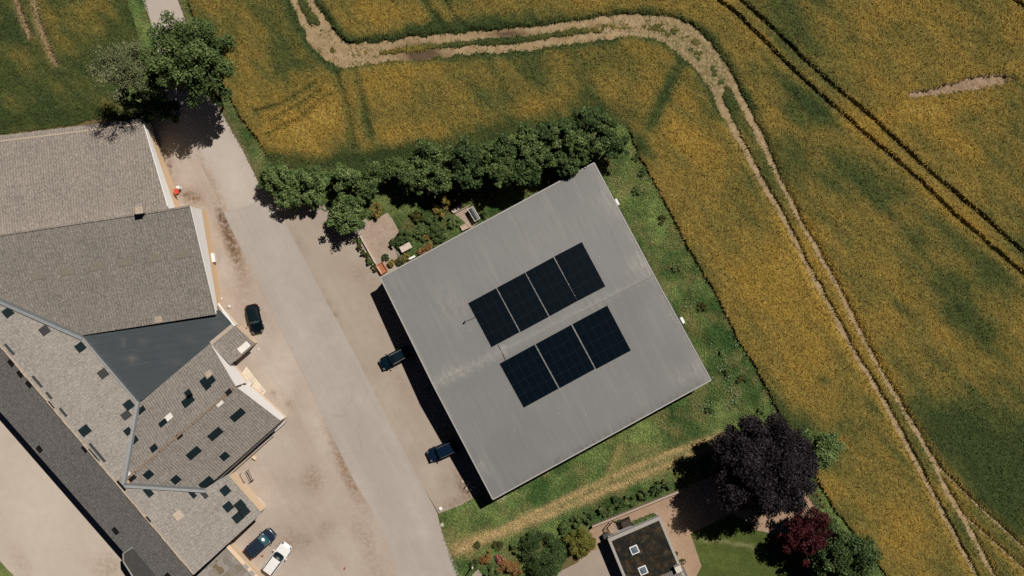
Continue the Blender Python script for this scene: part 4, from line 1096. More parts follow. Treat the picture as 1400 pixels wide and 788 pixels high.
# ------------------------------------------------------------------ vegetation
def leaf_cloud(R_, Rz, nclump, nleaf, leaf, seed, c0, c1, lump=.25, low=-.55, fill=.1, up=.45, hollow=.45, rcl=(.15, .27)):
    g = np.random.default_rng(seed)
    d = g.normal(size=(nclump * 3, 3)); d /= np.linalg.norm(d, axis=1)[:, None]
    d = d[d[:, 2] > low][:nclump]; n = len(d)
    rad = g.uniform(hollow, .86, n) * (1 + lump * (g.random(n) - .5) * 2)
    cc = d * rad[:, None] * np.array([R_, R_, Rz])
    rc = R_ * g.uniform(*rcl, n)
    ct = g.uniform(0, 1, n) ** 1.3
    w = rc ** 2; k = g.choice(n, nleaf, p=w / w.sum())
    q = g.normal(size=(nleaf, 3)); q /= np.linalg.norm(q, axis=1)[:, None]
    r = rc[k] * (g.uniform(fill, 1.0, nleaf) ** .5) * (1 + .55 * (g.random(nleaf) ** 3))
    P = cc[k] + q * r[:, None] * np.array([1, 1, .75])
    nrm = q * .55 + g.normal(size=(nleaf, 3)) * .55 + np.array([0, 0, up])
    nrm /= np.linalg.norm(nrm, axis=1)[:, None]
    t = np.cross(nrm, g.normal(size=(nleaf, 3))); t /= np.linalg.norm(t, axis=1)[:, None]
    b = np.cross(nrm, t)
    L = (leaf * g.uniform(.55, 1.35, nleaf))[:, None]; Wd = L * g.uniform(.45, .75, (nleaf, 1))
    V = np.stack([P - t * L * .5, P + b * Wd * .5 + nrm * L * .08, P + t * L * .5, P - b * Wd * .5 + nrm * L * .08], 1).reshape(-1, 3)
    F = np.arange(4 * nleaf).reshape(-1, 4)
    mixv = np.clip(.5 * ct[k] + .5 * g.random(nleaf), 0, 1)[:, None]
    C = np.array(c0) * (1 - mixv) + np.array(c1) * mixv
    C = C * g.uniform(.65, 1.4, (nleaf, 1))
    return V, F, np.repeat(C, 4, 0), cc

PAL = {
 'green': ((.030, .060, .018), (.185, .245, .084)), 'fresh': ((.044, .085, .024), (.23, .30, .110)), 'deep': ((.020, .046, .015), (.125, .178, .062)),
 'copper': ((.006, .005, .007), (.040, .030, .036)), 'maroon': ((.022, .005, .007), (.085, .016, .018)), 'lime': ((.11, .115, .022), (.20, .19, .045)),
 'gold': ((.14, .10, .024), (.34, .255, .075)), 'orange': ((.17, .085, .03), (.36, .21, .08)), 'grey': ((.080, .105, .045), (.26, .275, .14)),
 'pink': ((.30, .08, .07), (.5, .22, .18)), 'olive': ((.05, .06, .018), (.13, .125, .035)),
}
SEED = [100]
def tree(px, py, r, zc, pal, label, cat='tree', name='tree', group=None, rz=None, nleaf=None, leaf=.34, nclump=34, mat='leaf', bark='bark', trunk_r=None, foot=None, kw=None, branchy=0):
    """px, py: where the middle of the crown shows; r: crown radius in plan steps; zc: crown mid height"""
    SEED[0] += 1
    c = U(px, py, zc); Rm = r * S * (H - zc) / H
    Rz = rz or min(Rm * 1.05, zc * .9)
    base = Vector((c.x, c.y, 0))
    if foot: base = U(*foot, 0)
    root = empty(name, base, label, cat, group)
    leaf *= .8; nl = int(1.75 * (nleaf or int(520 * Rm * Rm + 300)))
    V, F, C, cl = leaf_cloud(Rm * .92, Rz * .92, nclump, nl, leaf, SEED[0], *PAL[pal], **(kw or {}))
    V = V + np.array(c); 
    V[:, 2] = np.maximum(V[:, 2], .03)
    np_mesh('crown' if cat == 'tree' else 'foliage', V, F, M[mat], root, col=np.clip(C, 0, 1))
    mb = MB(); tr_ = trunk_r or max(.05, .055 * zc)
    rr = random.Random(SEED[0])
    fork = base.lerp(c, .55)
    mb.tube([base - Vector((0, 0, .05)), base.lerp(fork, .5) + Vector((rr.uniform(-.1, .1), rr.uniform(-.1, .1), 0)), fork, c], [tr_ * 1.25, tr_, tr_ * .85, tr_ * .4], 8)
    for q in random.Random(SEED[0]).sample(range(len(cl)), min(len(cl), 9 + branchy)):
        e = c + Vector(cl[q]) * (.9 if not branchy else 1.12); m1 = fork.lerp(e, .5) + Vector((rr.uniform(-.3, .3), rr.uniform(-.3, .3), .25 * Rz * rr.random()))
        bt = .45 if not branchy else .5
        mb.tube([fork.lerp(c, rr.uniform(0, .8)), m1, e], [tr_ * bt, tr_ * bt * .65, tr_ * (.08 if not branchy else .2)], 5)
    mb.build('trunk' if cat == 'tree' else 'stem', M[bark], root)
    return root

ORD = ['first', 'second', 'third', 'fourth', 'fifth', 'sixth', 'seventh', 'eighth', 'ninth', 'tenth', 'eleventh', 'twelfth', 'thirteenth', 'fourteenth', 'fifteenth', 'sixteenth', 'seventeenth']
back = [(376, 240, 24, 3.0), (402, 246, 17, 2.8), (428, 248, 22, 3.0), (470, 243, 22, 3.1), (512, 235, 20, 3.3), (540, 231, 20, 3.5), (588, 216, 26, 4.2), (634, 213, 27, 4.8), (664, 212, 20, 4.6), (690, 206, 25, 5.0), (722, 196, 25, 5.2), (746, 182, 22, 5.2), (775, 188, 25, 5.5), (803, 166, 25, 5.6), (826, 172, 20, 5.2), (838, 198, 23, 5.0)]
front = [(397, 270, 21, 2.7), (428, 270, 17, 2.6), (500, 260, 20, 3.0), (562, 242, 27, 3.6), (603, 246, 24, 4.0), (642, 240, 26, 4.4), (686, 235, 24, 4.8), (722, 232, 26, 5.0), (750, 214, 22, 5.0), (772, 224, 22, 4.8), (801, 200, 25, 5.2)]
for row, nm, hint in ((back, 'back', 'on the wheat side'), (front, 'front', 'on the hall side')):
    for k, (x, y, r, z) in enumerate(row):
        pal = ('fresh' if x < 500 else 'green') if x < 620 else ('deep' if k % 2 else 'green')
        tree(x, y, r, z, pal, f'{ORD[k]} tree from the lane in the hedge row {hint}', group='hedge row trees north of the hall', leaf=.36 if z < 4 else .42, nclump=46, kw=dict(low=-.7))
tree(474, 292, 31, 3.0, 'fresh', 'round bright green tree standing forward of the hedge over the apron', leaf=.38, nclump=64, kw=dict(low=-.6))
# tall trees by the lane
tree(258, 76, 66, 11.5, 'green', 'tall dense green tree overhanging the lane, top left', leaf=.42, nclump=120, nleaf=19000, rz=6.0, foot=(246, 120), trunk_r=.35, kw=dict(lump=.28, hollow=.42, low=-.7, rcl=(.12, .23)))
tree(222, 110, 26, 9.0, 'deep', 'slimmer dark tree between the tall tree and the bare one', leaf=.4, nclump=22, nleaf=2600, rz=3.6, foot=(225, 142), trunk_r=.2)
tree(166, 92, 52, 12.0, 'grey', 'thin greyish tree with pale bare branches beside the barn gable', leaf=.24, nclump=60, nleaf=8000, rz=4.6, foot=(207, 152), trunk_r=.24, bark='palebark', branchy=46, kw=dict(lump=.3, hollow=.3, fill=.05))
tree(178, 135, 22, 6.0, 'deep', 'low dark tree at the corner of the north barn', leaf=.34, nclump=20, nleaf=1500, rz=2.4, trunk_r=.16)
tree(300, 128, 20, 8.0, 'deep', 'narrow dark tree at the wheat edge of the lane', leaf=.38, nclump=18, nleaf=1500, rz=2.8, trunk_r=.16, foot=(305, 148))
tree(206, 150, 22, 4.0, 'deep', 'dark bushy tree added to deepen the shade below the bare tree by the barn gable', leaf=.36, nclump=20, nleaf=1600)  # this bush and the next are added to darken the shade under the trees
tree(228, 152, 20, 4.5, 'deep', 'dark bushy tree added to deepen the shade at the lane edge under the tall green tree', leaf=.36, nclump=20, nleaf=1600)
# house garden
tree(1044, 641, 74, 9.3, 'copper', 'huge dark purple copper beech beside the small house', leaf=.42, nclump=260, nleaf=60000, rz=6.2, mat='dleaf', trunk_r=.5, kw=dict(lump=.2, hollow=.55, low=-.95, rcl=(.11, .2)))
tree(1123, 616, 33, 4.2, 'fresh', 'light green round tree at the field edge behind the copper beech', leaf=.36, nclump=60)
tree(1104, 733, 36, 5.2, 'maroon', 'dark red maple above the brown patio', leaf=.38, nclump=64, nleaf=7500, mat='dleaf', rz=3.6, kw=dict(lump=.45, low=-.8))
tree(1160, 762, 47, 6.0, 'deep', 'broad dark green tree right of the red maple', leaf=.42, nclump=90, nleaf=14000, rz=4.2)
tree(1128, 722, 20, 4.2, 'deep', 'small dark tree between red maple and wheat', leaf=.36, nclump=18)

def shrub(px, py, r, h, pal, label, cat='shrub', leaf=.22, nclump=16, dens=1.0, **kw):
    Rm = r * S
    return tree(px, py, r, h * .5, pal, label, cat, 'shrub', rz=h * .55, leaf=leaf, nclump=nclump, nleaf=int((900 * Rm * Rm + 160) * dens), trunk_r=.04, kw=dict(low=-.4, lump=.15, **kw))
shrub(742, 756, 33, 3.0, 'deep', 'big dark green rounded bush beside the driveway', nclump=60, hollow=.7)
shrub(795, 742, 24, 2.2, 'lime', 'yellow green rounded bush at the driveway corner', nclump=30, leaf=.26)
shrub(698, 780, 19, 1.6, 'orange', 'orange and pink flowering bush at the bottom edge', nclump=22)
shrub(684, 765, 8, 1.0, 'pink', 'pink flowering bush above the orange bush')
shrub(664, 764, 13, .9, 'orange', 'low rust coloured bush near the garden entrance')
shrub(681, 745, 9, .8, 'olive', 'small olive bush along the straw track')
shrub(708, 750, 12, 1.2, 'green', 'green bush left of the big dark bush')
shrub(672, 782, 14, 1.0, 'green', 'green bush left of the flowering bush')
shrub(648, 770, 8, 1.2, 'deep', 'dark bush beside the garden entrance post')
shrub(652, 745, 7, .5, 'olive', 'pale low weed clump beside the straw track end')
for k, (x, y, r) in enumerate([(722, 735, 12), (790, 712, 12), (826, 698, 11), (845, 688, 12), (862, 683, 12), (880, 676, 11), (898, 668, 11), (914, 660, 10), (772, 722, 11), (806, 708, 10)]):
    shrub(x, y, r, 1.3, 'green' if k % 3 else 'deep', f'{ORD[sorted([722, 790, 826, 845, 862, 880, 898, 914, 772, 806]).index(x)]} bush from the left in the row along the garden wall', nclump=14)
# garden between hedge and hall
shrub(605, 281, 17, 1.8, 'gold', 'golden bush beside the little patio', nclump=20)
shrub(514, 287, 12, 1.5, 'gold', 'small golden bush at the top of the terrace')
shrub(596, 276, 8, 1.2, 'olive', 'small olive bush left of the golden bush')
shrub(600, 318, 15, 1.0, 'green', 'low green bush between hall and golden bush', nclump=20)
shrub(575, 318, 14, 1.0, 'green', 'broad green plants in the middle of the garden', nclump=18)
shrub(620, 304, 12, 1.0, 'fresh', 'bright green plants beside the little patio')
shrub(552, 325, 12, 1.2, 'deep', 'dark green bush behind the bleached table')
shrub(541, 333, 9, 1.2, 'deep', 'dark bush at the right edge of the terrace')
shrub(586, 338, 8, .8, 'orange', 'rust orange bush against the hall eave')
shrub(577, 345, 8, .7, 'orange', 'brown low bush below the bleached table')
shrub(582, 325, 6, .9, 'gold', 'tiny yellow bush in the green plants')
shrub(535, 360, 7, .9, 'gold', 'straw coloured bush at the corner bed')
shrub(546, 358, 7, .8, 'olive', 'olive plants in the corner bed')
shrub(556, 352, 6, .7, 'gold', 'pale yellow plants beside the white board')
shrub(527, 352, 6, .8, 'deep', 'dark plant at the lower end of the terrace')
shrub(660, 276, 8, 1.4, 'fresh', 'pale green bush behind the black box')
shrub(662, 292, 7, 1.2, 'green', 'green bush right of the black box')
shrub(570, 296, 12, .9, 'olive', 'loose olive weeds in the upper garden')
shrub(590, 300, 11, .8, 'green', 'loose green weeds below the golden bush')
for k, (x, y) in enumerate([(489, 330), (493, 338), (497, 345), (501, 351), (506, 358), (512, 366)]):
    shrub(x, y, 6.4, .8, 'olive' if k % 2 else 'green', f'{ORD[k]} clump from the top along the terrace kerb', leaf=.2, nclump=9)
for k, (x, y, r) in enumerate([(880, 236, 9), (870, 262, 8), (905, 300, 8), (872, 214, 9), (925, 365, 8), (960, 420, 8), (995, 505, 10), (985, 480, 8), (1015, 520, 9), (970, 560, 9), (1040, 560, 9)]):
    shrub(x, y, r, .7, ['green', 'fresh', 'olive'][k % 3], f'{ORD[k]} weed clump down the verge between hall and wheat', leaf=.2, nclump=10, dens=.7)

# clipped hedge north of the house
g = np.random.default_rng(5); n = 2600
a, b = U(866, 718, 0), U(897, 705.5, 0); d = (b - a).normalized(); s = Vector((-d.y, d.x, 0))
u, v, w = g.uniform(0, (b - a).length, n), g.uniform(-.62, .62, n), g.uniform(.05, 1.5, n)
P = np.array(a)[None] + u[:, None] * np.array(d) + v[:, None] * np.array(s); P[:, 2] = np.where(g.random(n) < .6, 1.45 + g.uniform(-.12, .1, n), w)
nr = g.normal(size=(n, 3)) * .5 + np.array([0, 0, .8]); nr /= np.linalg.norm(nr, axis=1)[:, None]
t_ = np.cross(nr, g.normal(size=(n, 3))); t_ /= np.linalg.norm(t_, axis=1)[:, None]; b2 = np.cross(nr, t_)
V = np.stack([P - t_ * .12, P + b2 * .07, P + t_ * .12, P - b2 * .07], 1).reshape(-1, 3)
C = np.repeat(np.array(PAL['green'][0]) + g.random((n, 1)) * (np.array(PAL['green'][1]) - np.array(PAL['green'][0])), 4, 0)
ch_ = empty('clipped_hedge', a, 'short clipped green hedge along the house wall', 'hedge')
np_mesh('foliage', V, np.arange(4 * n).reshape(-1, 4), M['leaf'], ch_, col=C)
m_ = MB(); m_.box((a + b) / 2 + Vector((0, 0, .6)), d * ((b - a).length / 2 - .1), s * .45, (0, 0, .6)); m_.build('inner_twigs', M['bark'], ch_)

# ------------------------------------------------------------------ garden objects
def thing_box(name, px, py, z0, ax, half, mat, label, cat, bevel=.02):
    """box on the ground, long axis ax (survey direction), half = (long, short, height)"""
    d = Vector((ax[0], -ax[1], 0)).normalized(); s = Vector((-d.y, d.x, 0)); c = U(px, py, z0 + half[2])
    root = empty(name, (c.x, c.y, z0), label, cat)
    return root, d, s, c
gw = empty('garden_wall', U(870, 692), 'thin stone wall between the brown path and the bushes', 'wall')
m_ = MB(); a, b = U(809, 718.5), U(926, 671); d = (b - a).normalized(); s = Vector((-d.y, d.x, 0))
m_.box((a + b) / 2 + Vector((0, 0, .5)), d * ((b - a).length / 2), s * .10, (0, 0, .5)); m_.build('wall_body', M['wood'], gw)
m_ = MB(); m_.box((a + b) / 2 + Vector((0, 0, 1.03)), d * ((b - a).length / 2), s * .13, (0, 0, .03)); m_.build('coping', M['wood'], gw)
tk = empty('terrace_kerb', U(507, 348), 'pale low kerb along the lane side of the terrace', 'kerb')
m_ = MB(); a, b = U(493, 323), U(522, 375); d = (b - a).normalized(); s = Vector((-d.y, d.x, 0)); m_.box((a + b) / 2 + Vector((0, 0, .2)), d * ((b - a).length / 2), s * .09, (0, 0, .2)); m_.build('kerb_stone', M['board'], tk)
# bleached table
root, d, s, c = thing_box('garden_table', 555, 338.5, 0, (13, -7), (.78, .42, .36), 'board', 'bleached wooden table in the garden beside the dark bush', 'table')
m_ = MB(); m_.box((c.x, c.y, .73), d * .78, s * .42, (0, 0, .03)); m_.build('tabletop', M['board'], root)
for e in (1, -1):
    for f in (1, -1):
        m_ = MB(); m_.box(Vector((c.x, c.y, .35)) + d * .68 * e + s * .33 * f, d * .05, s * .05, (0, 0, .35)); m_.build('leg', M['wood'], root)
# white board leaning at the eave
root, d, s, c = thing_box('white_plank', 562, 353, 0, (13, -6.5), (.62, .14, .3), 'white', 'white plank beside the hall eave and corner bed', 'plank')
m_ = MB(); m_.box(c, d * .62, s * .13, (0, 0, .03)); m_.build('plank_board', M['white'], root)
m_ = MB(); m_.box((c.x, c.y, .14), d * .5, s * .08, (0, 0, .14)); m_.build('support', M['wood'], root)
# rusty crate
root, d, s, c = thing_box('rusty_planter', 522, 367, 0, (9, 14), (.72, .52, .3), 'rust', 'rust orange planter at the corner of the hall', 'planter')
m_ = MB()
for e in (1, -1):
    m_.box(c + s * .48 * e, d * .72, s * .04, (0, 0, .3)); m_.box(c + d * .68 * e, d * .04, s * .44, (0, 0, .3))
m_.build('side_boards', M['rust'], root)
m_ = MB(); m_.box(c - Vector((0, 0, .1)), d * .63, s * .43, (0, 0, .16)); m_.build('soil', m_plain('orange_soil', (.36, .14, .07), .95, .5, 8), root)
# black box with pale rim, bench, planter on the little patio
root, d, s, c = thing_box('black_bin', 648, 293, 0, (10, 17), (.98, .42, .55), 'pane', 'black lidded storage box on the little patio', 'storage box')
m_ = MB(); m_.box((c.x, c.y, .5), d * .92, s * .38, (0, 0, .5)); m_.build('box_body', M['wood'], root)
m_ = MB(); m_.box((c.x, c.y, 1.03), d * .98, s * .44, (0, 0, .03)); m_.build('rim', M['stone'], root)
m_ = MB(); m_.loft([[(Vector((c.x, c.y, 1.062)) + d * e * .9 + s * (.36 * math.cos(t)) + Vector((0, 0, .12 * math.sin(t)))) for t in [math.pi * q / 8 for q in range(9)]] for e in (-1, 1)]); m_.build('lid', m_plain('dark_grey_lid', (.05, .055, .06), .4, .2, 2), root)
root, d, s, c = thing_box('garden_bench', 624, 286, 0, (13, -7.5), (.68, .28, .24), 'board', 'pale wooden bench beside the golden bush', 'bench')
m_ = MB()
for k in (-1, 0, 1): m_.box((c.x + s.x * k * .19, c.y + s.y * k * .19, .46), d * .68, s * .085, (0, 0, .02))
m_.build('seat', M['board'], root)
for e in (1, -1):
    m_ = MB(); m_.box(Vector((c.x, c.y, .22)) + d * .55 * e, d * .05, s * .25, (0, 0, .22)); m_.build('leg', M['wood'], root)
root, d, s, c = thing_box('planter_box', 635.5, 310.5, 0, (10, -5), (.54, .34, .25), 'board', 'pale planter box between patio and hall eave', 'planter')
m_ = MB()
for e in (1, -1):
    m_.box(c + s * .31 * e, d * .54, s * .03, (0, 0, .25)); m_.box(c + d * .51 * e, d * .03, s * .28, (0, 0, .25))
m_.build('side_boards', M['board'], root)
m_ = MB(); m_.box(c - Vector((0, 0, .06)), d * .48, s * .28, (0, 0, .18)); m_.build('soil', m_plain('pale_sand', (.42, .30, .22), .95, .3, 8), root)
pat = empty('patio_edging', U(628, 288), 'dark edging board between bench and little patio', 'edging')
m_ = MB(); a, b = U(621.5, 292), U(642, 281.5); d = (b - a).normalized(); s = Vector((-d.y, d.x, 0)); m_.box((a + b) / 2 + Vector((0, 0, .15)), d * ((b - a).length / 2), s * .05, (0, 0, .15)); m_.build('board', M['wood'], pat)

# stones, posts and oddments around the yard
def stone(px, py, r, label, mat='stone', h=.6):
    SEED[0] += 1; g = random.Random(SEED[0])
    c = U(px, py, 0); m_ = MB(); rings = []
    for k in range(6):
        a = math.pi / 2 * k / 5 * .98
        rings.append([c + Vector((math.cos(t) * r * math.cos(a) * g.uniform(.86, 1.1), math.sin(t) * r * math.cos(a) * g.uniform(.86, 1.1), r * h * math.sin(a) - .03)) for t in [2 * math.pi * q / 9 for q in range(9)]])
    m_.loft(rings); tag(m_.build('stone', M[mat], smooth=True), label, 'stone')
stone(354, 255, .38, 'white boulder at the lane edge below the hedge end', 'white')
stone(602, 696, .32, 'white stone where apron, road and grass meet', 'white', 1.)
stone(604.5, 718, .34, 'round pale disc-like stone in the grass beside the road')
stone(643, 690, .18, 'small pale stone in the grass near the hall corner')
stone(302.5, 409, .30, 'pale stone nearer the white gable, upper of two', 'stone', 1.1)
stone(313.5, 419.5, .32, 'pale stone by the parapet of the felt roof, lower of two', 'stone', 1.1)
stone(632, 659, .3, 'brown block in the rubble at the apron edge', 'wood')
stone(637, 668, .26, 'lower brown block in the rubble at the apron edge', 'wood')
stone(353, 478, .22, 'small pale stone beside the lean-to corner')
def brick(px, py, label, ang):
    c = U(px, py, .07); d = Vector((math.cos(ang), math.sin(ang), 0)); s = Vector((-d.y, d.x, 0))
    m_ = MB(); m_.box(c, d * .16, s * .10, (0, 0, .07)); tag(m_.build('brick', M['brick'], bevel=.015), label, 'brick')
brick(358.6, 760.5, 'red brick lying between the dark blue car and the white car', .4)
brick(471, 777.5, 'dark red brick lying on the gravel right of the white car', 1.2)
# bike rack
root, d, s, c = thing_box('metal_rack', 337.5, 652, 0, (8, 16), (.8, .55, .35), 'dark', 'black metal frame standing on the gravel by the barn wing', 'rack')
def rack_tube(pts, name):
    m_ = MB(); m_.tube([Vector((c.x, c.y, 0)) + d * x + s * y + Vector((0, 0, z)) for x, y, z in pts], .045, 8); m_.build(name, M['plastic'], root)
rack_tube([(-.75, .62, .05), (-.75, .62, .7), (.8, .62, .7), (.8, .62, .05)], 'side_hoop')
rack_tube([(-.75, .32, .05), (-.75, .32, .7), (.8, .32, .7), (.8, .32, .05)], 'side_hoop')
rack_tube([(-.75, -.62, .05), (-.75, -.62, .7), (.55, -.62, .7), (.55, -.62, .05)], 'side_hoop')
rack_tube([(.8, .68, .7), (.8, 0, .7)], 'cross_bar')
rack_tube([(.55, -.45, .7), (.55, -.8, .7)], 'cross_bar')
# pallet by the wall
root, d, s, c = thing_box('wooden_board', 355.5, 687, 0, (10, 12), (.75, .42, .1), 'board', 'pale pallet lying against the ochre wall', 'pallet')
m_ = MB()
for k in range(5): m_.box((c.x, c.y, .13) + d * 0 if False else Vector((c.x, c.y, .13)) + s * (-.34 + .17 * k), d * .75, s * .075, (0, 0, .015))
m_.build('deck_boards', M['board'], root)
for e in (-.65, 0, .65):
    m_ = MB(); m_.box(Vector((c.x, c.y, .06)) + d * e, d * .05, s * .4, (0, 0, .05)); m_.build('bearer', M['wood'], root)
# white pole at the wing corner
root, d, s, c = thing_box('white_pole', 382.5, 584, 0, (18, -16), (1.0, .05, .6), 'white', 'thin white barrier pole at the corner of the barn wing', 'pole')
m_ = MB(); m_.tube([Vector((c.x, c.y, 1.0)) - d * 1.2, Vector((c.x, c.y, 1.0)) + d * 1.2], .05); m_.build('bar', M['white'], root)
for e in (-1.1, 1.1):
    m_ = MB(); m_.tube([Vector((c.x, c.y, 0)) + d * e, Vector((c.x, c.y, .96)) + d * e], .05); m_.build('post', M['wood'], root)
root, d, s, c = thing_box('ochre_block', 348, 626, 0, (6, 4), (.3, .22, .2), 'ochre', 'small ochre block on the gravel below the wing', 'block')
m_ = MB(); m_.box(c, d * .3, s * .2, (0, 0, .2)); m_.build('block_body', M['ochre'], root, bevel=.03)
# things in the hall's shade
def barrel(px, py, r, h, mat, label):
    root = empty('barrel', U(px, py, 0), label, 'barrel'); c = U(px, py, 0)
    m_ = MB(); m_.tube([c, c + Vector((0, 0, h * .5)), c + Vector((0, 0, h))], [r * .9, r, r * .9], 14); m_.build('drum', M[mat], root)
    m_ = MB(); m_.tube([c + Vector((0, 0, h + .002)), c + Vector((0, 0, h + .06))], [r * .95, r * .7], 14); m_.build('lid', M[mat], root)
barrel(551.5, 482.5, .28, .9, 'teal', 'small teal barrel in the hall shade behind the parked car')
barrel(555.5, 476, .4, 1.0, 'bluebin', 'dark blue barrel in the hall shade behind the parked car')
# bicycle in the shade
def bicycle(px, py, ang, label):
    c = U(px, py, 0); root = empty('bicycle', c, label, 'bicycle')
    d = Vector((math.cos(ang), math.sin(ang), 0)); s = Vector((-d.y, d.x, 0)); up = Vector((0, 0, 1))
    for e in (-.52, .52):
        w = c + d * e + up * .34; m_ = MB()
        m_.tube([w + (d * math.cos(t) + up * math.sin(t)) * .33 for t in [2 * math.pi * k / 20 for k in range(21)]], .022, 6); m_.build('wheel', M['tyre'], root)
    A, B, Cc, D_ = c + d * -.52 + up * .34, c + d * -.1 + up * .3, c + d * -.22 + up * .85, c + d * .38 + up * .82
    m_ = MB()
    for p, q in ((A, B), (A, Cc), (B, Cc), (B, D_), (Cc, D_), (D_, c + d * .52 + up * .34)): m_.tube([p, q], .02, 6)
    m_.build('frame', M['bluebin'], root)
    m_ = MB(); m_.box(Cc + up * .08, d * .13, s * .07, up * .025); m_.build('saddle', M['plastic'], root)
    m_ = MB(); m_.tube([D_ + up * .15 - s * .3, D_ + up * .18, D_ + up * .15 + s * .3], .018, 6); m_.build('handlebar', M['chrome'], root)
bicycle(640, 661, R(55), 'bicycle leaning in the hall shade, upper of two')
bicycle(645, 667, R(50), 'bicycle leaning in the hall shade, lower of two')
# entrance gate post
root, d, s, c = thing_box('garden_gate', 640, 783, 0, (10, -13), (.9, .05, .5), 'dark', 'dark garden gate with pale post at the road', 'gate')
m_ = MB()
for z in (.3, .8): m_.box(Vector((c.x, c.y, z)), d * .85, s * .03, (0, 0, .05))
for k in range(8): m_.box(Vector((c.x, c.y, .55)) + d * (-.8 + .229 * k), d * .03, s * .02, (0, 0, .5))
m_.build('leaf_panel', M['dwood'], root)
m_ = MB(); m_.box(Vector((c.x, c.y, .6)) + d * 1.0, d * .1, s * .1, (0, 0, .6)); m_.build('post', M['stone'], root)
# lattice arch and bin by the house
root, d, s, c = thing_box('garden_arch', 840, 723, 0, (7, 14), (.85, .35, 1.0), 'dark', 'dark wooden lattice arch between wall and house', 'arch')
m_ = MB()
for k in range(7): m_.box(Vector((c.x, c.y, 2.0)) + d * (-.75 + .25 * k), d * .03, s * .42, (0, 0, .03))
for e in (-.36, .36): m_.box(Vector((c.x, c.y, 2.07)) + s * e, d * .9, s * .04, (0, 0, .035))
for e in (-1, 1): m_.tube([Vector((c.x, c.y, 2.13)) - d * .8 + s * .34 * e, Vector((c.x, c.y, 2.13)) + d * .8 - s * .34 * e], .03, 6)
m_.build('lattice_top', M['wood'], root)
for e in (-.82, .82):
    for f in (-.34, .34):
        m_ = MB(); m_.box(Vector((c.x, c.y, .98)) + d * e + s * f, d * .05, s * .05, (0, 0, .98)); m_.build('post', M['dwood'], root)
root, d, s, c = thing_box('wheelie_bin', 828.5, 732, 0, (7, -3), (.4, .3, .55), 'dark', 'dark bin at the corner of the small house', 'bin')
m_ = MB(); m_.prism([Vector((c.x, c.y, 1.0)) + d * a * .4 + s * b * .32 for a, b in ((-1, -1), (1, -1), (1, 1), (-1, 1))], [Vector((c.x, c.y, .05)) + d * a * .32 + s * b * .26 for a, b in ((-1, -1), (1, -1), (1, 1), (-1, 1))]); m_.build('bin_body', M['plastic'], root)
m_ = MB(); m_.box((c.x, c.y, 1.04), d * .43, s * .35, (0, 0, .035)); m_.build('lid', M['darktrim'], root, bevel=.02)
shrub(846, 713, 4, .9, 'deep', 'dark climbing plant on the wall beside the arch', leaf=.2, nclump=8)
shrub(923, 757, 4.5, 2.2, 'olive', 'climbing plant on the east wall of the small house', leaf=.2, nclump=8)
shrub(934, 768, 4.5, 1.2, 'olive', 'small plant beside the chimney end of the house', leaf=.2, nclump=8)
# pergola east of the patio
root, d, s, c = thing_box('pergola', 1110, 681, 0, (14, 26), (1.5, .45, 1.1), 'dark', 'dark wooden pergola between patio and wheat', 'pergola')
for k in range(4):
    m_ = MB(); m_.box(Vector((c.x, c.y, 2.2)) + s * (-.42 + .28 * k), d * 1.55, s * .045, (0, 0, .06)); m_.build('beam', M['dwood'], root)
for e in (-1.4, 1.4):
    m_ = MB(); m_.box(Vector((c.x, c.y, 2.10)) + d * e, d * .05, s * .5, (0, 0, .035)); m_.build('cross_beam', M['dwood'], root)
    for f in (-.4, .4):
        m_ = MB(); m_.box(Vector((c.x, c.y, 1.03)) + d * e + s * f, d * .05, s * .05, (0, 0, 1.03)); m_.build('post', M['dwood'], root)
for k, (x, y) in enumerate([(1115, 668), (1119, 676), (1123, 684), (1127, 692)]):
    shrub(x, y, 3, .5, 'gold', f'{ORD[k]} clump from the top in the flower strip by the pergola', leaf=.2, nclump=7)

# ------------------------------------------------------------------ cars
def rrect(hw, z0, z1, n=20, p=3.2):
    out = []
    zc, hz = (z0 + z1) / 2, (z1 - z0) / 2
    for k in range(n):
        t = 2 * math.pi * k / n; c, s = math.cos(t), math.sin(t)
        out.append((math.copysign(abs(c) ** (2 / p), c) * hw, zc + math.copysign(abs(s) ** (2 / p), s) * hz))
    return out

